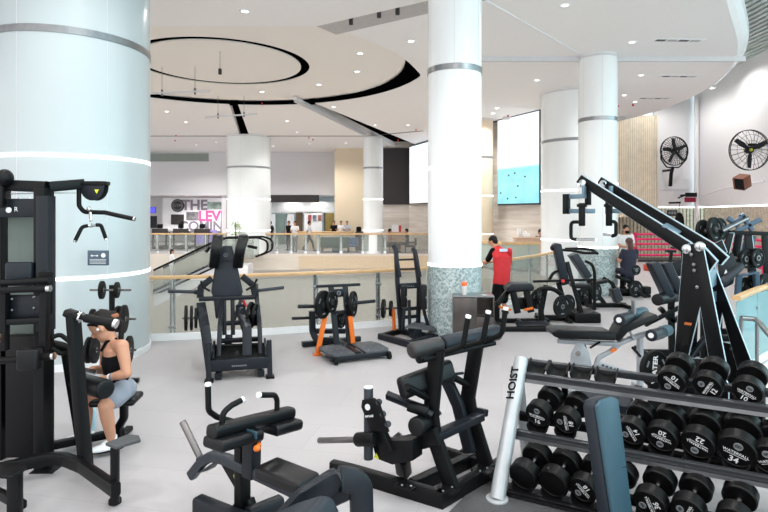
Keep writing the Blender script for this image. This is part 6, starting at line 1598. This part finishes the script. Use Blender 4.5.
f = Fr(W(335, 252, 31.2).x, 31.2, 0); t = thing('teal_sofa', 'dark teal sofa seen from behind across the atrium', 'sofa', f)
MB().bx(-.82, .82, -.1, .12, .25, .85).build('backrest', 'teal', t, bev=.05); MB().bx(-.8, .8, .1, .75, .22, .42).build('seat', 'teal', t, bev=.04)
MB().bx(-.15, .25, -.12, .1, 0, .25).build('plinth', 'teal', t, bev=.02)
for x in (-.75, .75):
    for y in (0, .65): MB().cyl((x, y, 0), (x, y, .24), .03, seg=8).build('leg', 'blackcloth', t)
f0 = None
def chair(px, d, m, label, yaw=0):
    f = Fr(W(px, 250, d).x, d, yaw); t = thing('lounge_chair', label, 'chair', f)
    MB().bx(-.3, .3, -.3, .3, .3, .42).build('seat', m, t, bev=.03); MB().bx(-.3, .3, -.36, -.26, .4, .8).build('backrest', m, t, bev=.03)
    for x in (-.26, .26):
        MB().bx(x - .03, x + .03, -.3, .25, .5, .58).build('armrest', m, t, bev=.01)
        for y in (-.28, .26): MB().cyl((x, y, 0), (x, y, .52), .02, seg=8).build('leg', 'blackcloth', t)
chair(352.5, 31.4, mat('blue_chair_fabric', (70, 110, 160), .7), 'small blue chair right of the teal sofa across the atrium', 180)
chair(388, 31.2, 'frame_mid', 'dark grey lounge chair holding a seated person, right of the slim column', -60)
chair(410, 31.2, 'frame_mid', 'dark grey lounge chair at far right of the lounge by the stone wall', 90)
simple_person('person in beige seated in the dark lounge chair right of the slim column', W(389.5, 250, 31.2).x, 31.2, -75, 'sit', mat('beige_cloth', (190, 150, 130), .8), 'navycloth', arms='front')
simple_person('person in dark grey seated leaning back by the stone wall', W(407, 250, 31.2).x, 31.2, 80, 'sit', 'frame_mid', 'navycloth', arms='fold')
f = Fr(W(397, 250, 32.6).x, 32.6, 0); t = thing('side_table', 'brown side table with small white and red box behind the seated pair', 'table', f)
MB().bx(-.6, .5, -.3, .3, 1.02, 1.1).build('table_top', 'tan', t, bev=.01); MB().bx(-.5, .4, -.2, .2, 0, 1.02).build('body', 'tan', t)
bx = thing('menu_box', 'small white and red card box standing on the brown side table', 'box', f.o + V((.0, 0, 1.1))); MB().bx(-.3, .1, -.08, .08, 0, .42).build('card', 'white', bx); MB().bx(.1, .25, -.08, .08, 0, .38).build('card_end', 'red', bx)
f = Fr(W(360.5, 240, 33).x, 33, 0); t = thing('black_cabinet', 'tall black bin cabinet beside the slim column across the atrium', 'cabinet', f)
MB().bx(-.3, .3, -.25, .25, 0, 1.1).build('body', 'blackpanel', t, bev=.01); MB().box((-.1, 0, 1.25), (.3, .3, .3)).build('top_pack', 'blackcloth', t, bev=.06)
# desk below the pool picture
f = Fr(W(529, 250, 21.6).x, 21.6, 0); t = thing('reception_desk', 'pinkish tan reception desk under the pool video wall', 'desk', f)
MB().bx(-.55, .58, -.3, .3, 0, 1.2).build('body', 'tan', t, bev=.01); MB().bx(-.58, .61, -.33, .33, 1.2, 1.25).build('top', 'tan', t, bev=.008)
for x, m, h, lb in ((-.38, 'white', .3, 'white paper cup standing at left on the reception desk'), (-.12, 'white', .22, 'white tissue box in the middle of the reception desk')):
    b_ = thing('desk_item', lb, 'container', f.o + V((x, 0, 1.25)))
    if h > .25: b_.name = 'paper_cup'; MB().cyl((0, 0, 0), (0, 0, h), .07, .09).build('body', m, b_, bev=.005); MB().cyl((0, 0, h), (0, 0, h + .03), .092).build('lid', m, b_)
    else: b_.name = 'tissue_box'; MB().bx(-.14, .14, -.08, .08, 0, .16).build('body', m, b_, bev=.005); MB().ell((0, 0, .17), .05, .04, .06).build('tissue', m, b_)
simple_person('person with black hair sitting behind the reception desk', W(538, 250, 22.4).x, 22.1, 200, 'sit', 'blackcloth', 'blackcloth', z=.22, arms='fold')
# mural shop: treadmills in front of a lettered wall
f = Fr(-16.4, 41.0, 0); t = thing('mural_wall', 'white shop wall mural with grey and pink block lettering at the far left', 'mural', f)
MB().bx(0, 7.0, .1, .2, 0.9, 3.35).build('panel', 'white', t)
def word(s, px, py, size, m, bold=.0):
    k = MB(); text(k, s, f.loc(W(px, py, 40.98)) + V((0, .08, 0)), (1, 0, 0), (0, 0, 1), size, .01, bold); k.build('lettering', m, t)
M['mgrey'] = mat('grey_mural_paint', (128, 120, 132), .6); M['mpink'] = mat('pink_mural_paint', (236, 80, 150), .6)
word('THE', 194, 205.5, 1.05, 'mgrey', .035); word('I', 224, 205.5, 1.05, 'mpink', .035); word('LEVE', 212.5, 216.5, 1.02, 'mpink', .035); word('COMING', 205.5, 226.5, .98, 'mgrey', .03)
def tile(px, py, w, h, m, nm='picture_tile'): c = f.loc(W(px, py, 40.98)); return MB().bx(c.x - w / 2, c.x + w / 2, .05, .1, c.z - h / 2, c.z + h / 2).build(nm, m, t)
tile(214, 205.5, 1.05, .55, mat('mural_photo_green', (150, 170, 160), .6, var=.5, scale=3)); tile(192, 216, .9, .6, mat('mural_photo_grey', (120, 118, 122), .6, var=.5, scale=4))
tile(177, 219.5, .95, .75, 'blackpanel')
c = f.loc(W(177, 205.5, 40.9)); MB().cyl((c.x, .1, c.z), (c.x, .02, c.z), .48, seg=32).build('round_sign', 'blackpanel', t)
k = MB(); k.ring((c.x, .02, c.z), (0, 1, 0), .36, .03, 32, 6); text(k, 'GYM', (c.x, .015, c.z), (1, 0, 0), (0, 0, 1), .3, .003, .005); k.build('sign_lettering', 'ink_grey', t)
f2 = f
def treadmill(px, d, label):
    f = Fr(W(px, 240, d).x, d, 180); t = thing('treadmill', label, 'treadmill', f, None, 'treadmills by the mural wall')
    MB().bx(-.42, .42, -1.0, .8, .05, .22).build('deck', 'blackpanel', t, bev=.02); MB().bx(-.3, .3, -.95, .6, .22, .235).build('belt', 'rubber', t)
    for x in (-.4, .4): MB().rt([V((x, .7, .1)), V((x, .62, 1.05))], .08, .1, r=.015, n=n_).build('upright', 'frame', t)
    MB().box((0, .62, 1.12), (.95, .12, .3), None, (0, -.2, 1)).build('console', 'blackpanel', t, bev=.03)
    MB().box((0, .6, 1.42), (.34, .05, .26), None, (0, -.2, 1)).build('screen', 'blackcloth', t, bev=.02)
    for x in (-.42, .42): MB().tube([V((x, .6, 1.1)), V((x, .1, 1.0))], .03).build('handrail', 'rubber', t)
for px, lb in ((164, 'black treadmill by the mural wall, leftmost of three'), (184.5, 'black treadmill by the mural wall, middle of three'), (205.5, 'black treadmill by the mural wall, rightmost of three')): treadmill(px, 34.0, lb)
def poster(px, py, d, w, h, m, label):
    t = thing('wall_display', label, 'screen', W(px, py, d)); MB().bx(-w / 2 - .03, w / 2 + .03, 0, .06, -h / 2 - .03, h / 2 + .03).build('frame', 'blackpanel', t); MB().bx(-w / 2, w / 2, -.012, 0, -h / 2, h / 2).build('display', m, t)
poster(152, 210, 39.5, .5, .4, emission('violet_screen', (96, 90, 220), .9), 'violet glowing screen high beside the mural shop entrance')
poster(152.5, 222, 39.5, .55, .8, 'frame', 'dark poster below the violet screen beside the mural shop entrance')
for px, lb in ((200, 'lilac lit panel between the treadmills, left one'), (212, 'lilac lit panel between the treadmills, right one')):
    t = thing('display_board', lb, 'board', (W(px, 240, 38.5).x, 38.5, 0)); MB().bx(-.35, .35, 0, .06, .1, 1.05).build('panel', mat('lilac_panel', (168, 152, 226), .4), t, bev=.01); MB().bx(-.35, .35, -.12, .18, 0, .1).build('base', 'silver', t)
f = Fr(W(236, 230, 29.0).x, 29.3, 0); t = thing('hanging_plant', 'green leafy plant in front of the wide pale column across the atrium', 'plant', (f.o.x, 28.9, .2))
lv_ = MB(); rr = random.Random(3)
for i in range(170):
    a = rr.random() * 2 * PI; z = rr.random(); q = (.12 + .28 * math.sin(PI * min(1, z * 1.1)) * rr.random()); c = V((q * math.cos(a), q * .6 * math.sin(a), .55 + 1.0 * z))
    d = V((math.cos(a), math.sin(a), rr.uniform(-.8, .3))).normalized(); s_ = d.cross(V((0, 0, 1))).normalized(); L_ = rr.uniform(.1, .2)
    lv_.add([c, c + d * L_ * .5 + s_ * L_ * .28, c + d * L_, c + d * L_ * .5 - s_ * L_ * .28], [(0, 1, 2, 3)])
lv_.build('foliage', 'leaf', t, smooth=0)
MB().cyl((0, 0, .3), (0, 0, 1.5), .03).build('stem', 'woodred', t); MB().cyl((0, .0, 0), (0, 0, .4), .14, .18).build('pot', 'white', t, bev=.01)
MB().beam((0, 0, -.2), (0, 1.1, -.2), .3, .04).build('ledge', 'white', t)
# shops between the columns: doors, glazing, shelves
t = thing('shop_front', 'bright shop front with white panels, brown door and glass doors across the atrium', 'shop front', (-8, 39.5, 0))
def sp(px0, px1, py0, py1, m, nm, d=39.5, th=.1):
    a = W(px0, py0, d) - V((-8, 39.5, 0)); b = W(px1, py1, d) - V((-8, 39.5, 0)); z0 = max(0, min(a.z, b.z))
    return MB().bx(a.x, b.x, a.y, a.y + th, z0, max(a.z, b.z)).build(nm, m, t, bev=.01)
sp(268, 336, 202, 213, 'white', 'header_panel'); sp(270, 275, 214, 252, 'white', 'white_door'); sp(276, 285, 214, 252, glass('grey_green_shop_glass', (190, 206, 200), .5, .4, (170, 186, 180)), 'glass_door')
sp(287, 294, 214, 252, 'wallgrey', 'wall_panel'); sp(296, 302.5, 212, 252, mat('dark_brown_door', (84, 62, 40), .5), 'brown_door'); sp(304, 322, 212, 252, 'white', 'shelf_unit')
for px in (308, 313, 318): sp(px, px + 3.4, 215, 221, mat('shelf_goods_%d' % px, ((190, 90, 90), (120, 130, 150), (170, 110, 100))[(px - 308) // 5], .6, var=.5, scale=6), 'shelf_goods', 39.45, .04)
sp(325, 334, 213, 252, mat('olive_lit_doorway', (140, 120, 60), .6, var=.2), 'doorway_panel')
sp(324, 325.5, 212, 252, 'blackpanel', 'door_jamb')
# hanging rods under the ring ceiling
for i, (x0, y0, x1, y1, d, lb) in enumerate(((150, 93.5, 210, 91, 16.0, 'slim pale hanging bar under the round ceiling groove, nearer one'), (205, 117, 257, 114, 20.0, 'slim pale hanging bar under the round ceiling groove, farther one'))):
    a, b = W(x0, y0, d), W(x1, y1, d); t = thing('hanging_bar', lb, 'light bar', a); a0 = a.copy()
    MB().beam(a - a0, b - a0, .06, .05).build('bar', 'wallgrey', t, bev=.004)
    for q in (.2, .75) if i == 0 else (.25, .75): p = a.lerp(b, q) - a0; MB().cyl(p, V((p.x, p.y, CH - a0.z)), .006, seg=6).build('wire', 'steel_dk', t); MB().cyl(p + V((0, 0, -.08)), p + V((0, 0, .1)), .03, seg=10).build('clamp', 'steel_dk', t)
a = W(220, 71, 14.5); t = thing('ceiling_camera', 'small dark camera hanging inside the round ceiling groove', 'camera', (a.x, a.y, a.z)); MB().cyl((0, 0, -.09), (0, 0, .06), .045).build('body', 'blackpanel', t, bev=.01); MB().cyl((0, 0, .06), (0, 0, CH - a.z), .008, seg=6).build('rod', 'steel_dk', t)
# air vents, sprinklers, trough spotlights
for px, py, w, lb in ((679, 40, 1.25, 'long white linear ceiling vent, nearest of three on the right'), (680, 76, 1.2, 'long white linear ceiling vent, middle of three on the right'), (655, 98, 1.2, 'long white linear ceiling vent, farthest of three on the right')):
    d = (EYE - CH) * FOC / (py - HZ); t = thing('ceiling_vent', lb, 'vent', ((px - CX) * d / FOC, d, CH), 3)
    MB().bx(-w / 2, w / 2, -.12, .12, -.015, 0).build('frame', 'white', t, bev=.003)
    for k in range(4): MB().bx(-w / 2 + .05 + k * (w - .1) / 4, -w / 2 + k * (w - .1) / 4 + (w - .1) / 4, -.06, .06, -.02, -.012).build('slot', 'track' if k % 2 else 'frame_mid', t)
for px, py in ((508, 115), (535, 112), (618, 105), (633, 104), (176, 135), (175, 140), (262, 103), (309, 137), (313, 139), (416, 129), (398, 140)):
    d = (EYE - CH) * FOC / (py - HZ); t = thing('sprinkler', 'tiny red sprinkler head under the white ceiling, one of many alike', 'sprinkler', ((px - CX) * d / FOC, d, CH), 0, 'red ceiling sprinklers')
    MB().cyl((0, 0, -.06), (0, 0, .06), .03, seg=10).build('body', 'red', t); MB().cyl((0, 0, -.075), (0, 0, -.06), .05, seg=12).build('deflector', 'red', t)
for px, py in ((351, 15.5), (379, 8), (397.5, 5)):
    d = (EYE - CH) * FOC / (py - HZ); t = thing('track_spotlight', 'small black spotlight in the grey ceiling trough, one of three alike', 'light', ((px - CX) * d / FOC, d, CH), 0, 'black trough spotlights')
    MB().cyl((0, 0, -.2), (0, 0, -.03), .045, seg=14).build('can', 'blackpanel', t, bev=.006); MB().cyl((0, 0, -.03), (0, 0, 0), .015, seg=8).build('stem', 'blackpanel', t)
# ================================================================ LIGHT
wd = bpy.data.worlds.new('daylight'); SC.world = wd; wd.use_nodes = True
bg = wd.node_tree.nodes['Background']
k = N(wd); tc = k.add('ShaderNodeTexCoord'); sp = k.add('ShaderNodeSeparateXYZ'); k.link(tc.outputs['Generated'], sp.inputs[0])
rp = k.add('ShaderNodeValToRGB'); e = rp.color_ramp.elements      # daylight: soft white hall behind, cool window side at the right
e[0].position = .0; e[0].color = (.96, .955, .94, 1); e[1].position = 1.0; e[1].color = (1.08, 1.6, 1.7, 1)
q = e.new(.55); q.color = (.99, .985, .97, 1)
mr = k.add('ShaderNodeMapRange'); mr.inputs['From Min'].default_value = -1; k.link(sp.outputs['X'], mr.inputs['Value']); k.link(mr.outputs['Result'], rp.inputs['Fac'])
k.link(rp.outputs['Color'], bg.inputs['Color']); bg.inputs['Strength'].default_value = 1.25
_ln = 0
def downlight(px, py, z=CH, power=60, name='recessed', real=True):
    d = (EYE - z) * FOC / (py - HZ); x = (px - CX) * d / FOC
    downlight_at(x, d, z, power)
DL = []
def downlight_at(x, d, z, power, label=None, r=.1):
    if (x + 4.7) ** 2 + (d - 15.7) ** 2 < 5.2 ** 2 and d > 12.4: z = CH + .05
    t = thing('downlight', label or 'round recessed ceiling downlight with white trim, one of many alike', 'light', (x, d, z), group='recessed ceiling downlights')
    MB().lathe((0, 0, 0), (0, 0, -1), [(r * .75, 0), (r * 1.2, 0), (r * 1.15, .015), (r * .75, .015)], 20).build('trim_ring', 'white', t)
    MB().lathe((0, 0, 0), (0, 0, -1), [(0, .008), (r * .75, .008)], 20).build('lens', 'lamp', t)
    if power:
        l = bpy.data.lights.new('downlight_lamp', 'SPOT'); l.energy = power; l.spot_size = math.radians(150); l.spot_blend = .6; l.shadow_soft_size = .12; l.color = (1, .975, .95)
        o = bpy.data.objects.new('downlight_lamp', l); COL.objects.link(o); o.location = (0, 0, -.03); o.parent = t
    DL.append(t)
for i, (px, py) in enumerate([(245, 11), (411, 41), (360, 55), (357, 73), (319, 86), (262, 93), (186, 122), (287, 121), (297, 132), (375, 125), (216, 142), (273, 146), (346, 143), (408, 125)]):
    downlight(px, py, CH - .1 if py < 26 else CH, 260 if i % 2 == 0 else 0)
for i, (px, py) in enumerate([(565, 5), (632, 42), (641, 75), (624, 95), (712, 88), (537, 80), (497, 108), (536, 123)]):
    downlight(px, py, CH, 260 if i % 2 == 0 else 0)
for x, y in ((-3, 6), (1, 5.5), (4, 6.5), (0, 2.5), (3.5, 2.0), (-3.5, 2.5)): downlight_at(x, y, CH - .1 if x < 3.1 else CH, 230)
for x, y in ((9.5, 21), (13, 21.5), (12.6, 24.5)): downlight_at(x, y, CH if x < 10 else 8.19, 300)
for x, y in ((-14, 39.2), (-12, 39.2), (-6.5, 38.9), (-4.6, 38.9)): downlight_at(x, y, 3.44, 300 if x < -8 else 70)
for x, y in ((-11.5, 34), (-2, 22), (-9, 23), (-14, 27), (-4.5, 33.5), (4.6, 23.4)): downlight_at(x, y, CH, {-2: 1300, -9: 1300, -4.5: 500}.get(x, 800 if x < 4 else 450))  # added atrium lamps, strong enough to brighten far hall and lower wall
for x, y in ((-11, 20), (-7, 24), (-1, 20), (-3, 15)): pass
SC.view_settings.exposure = 0.66
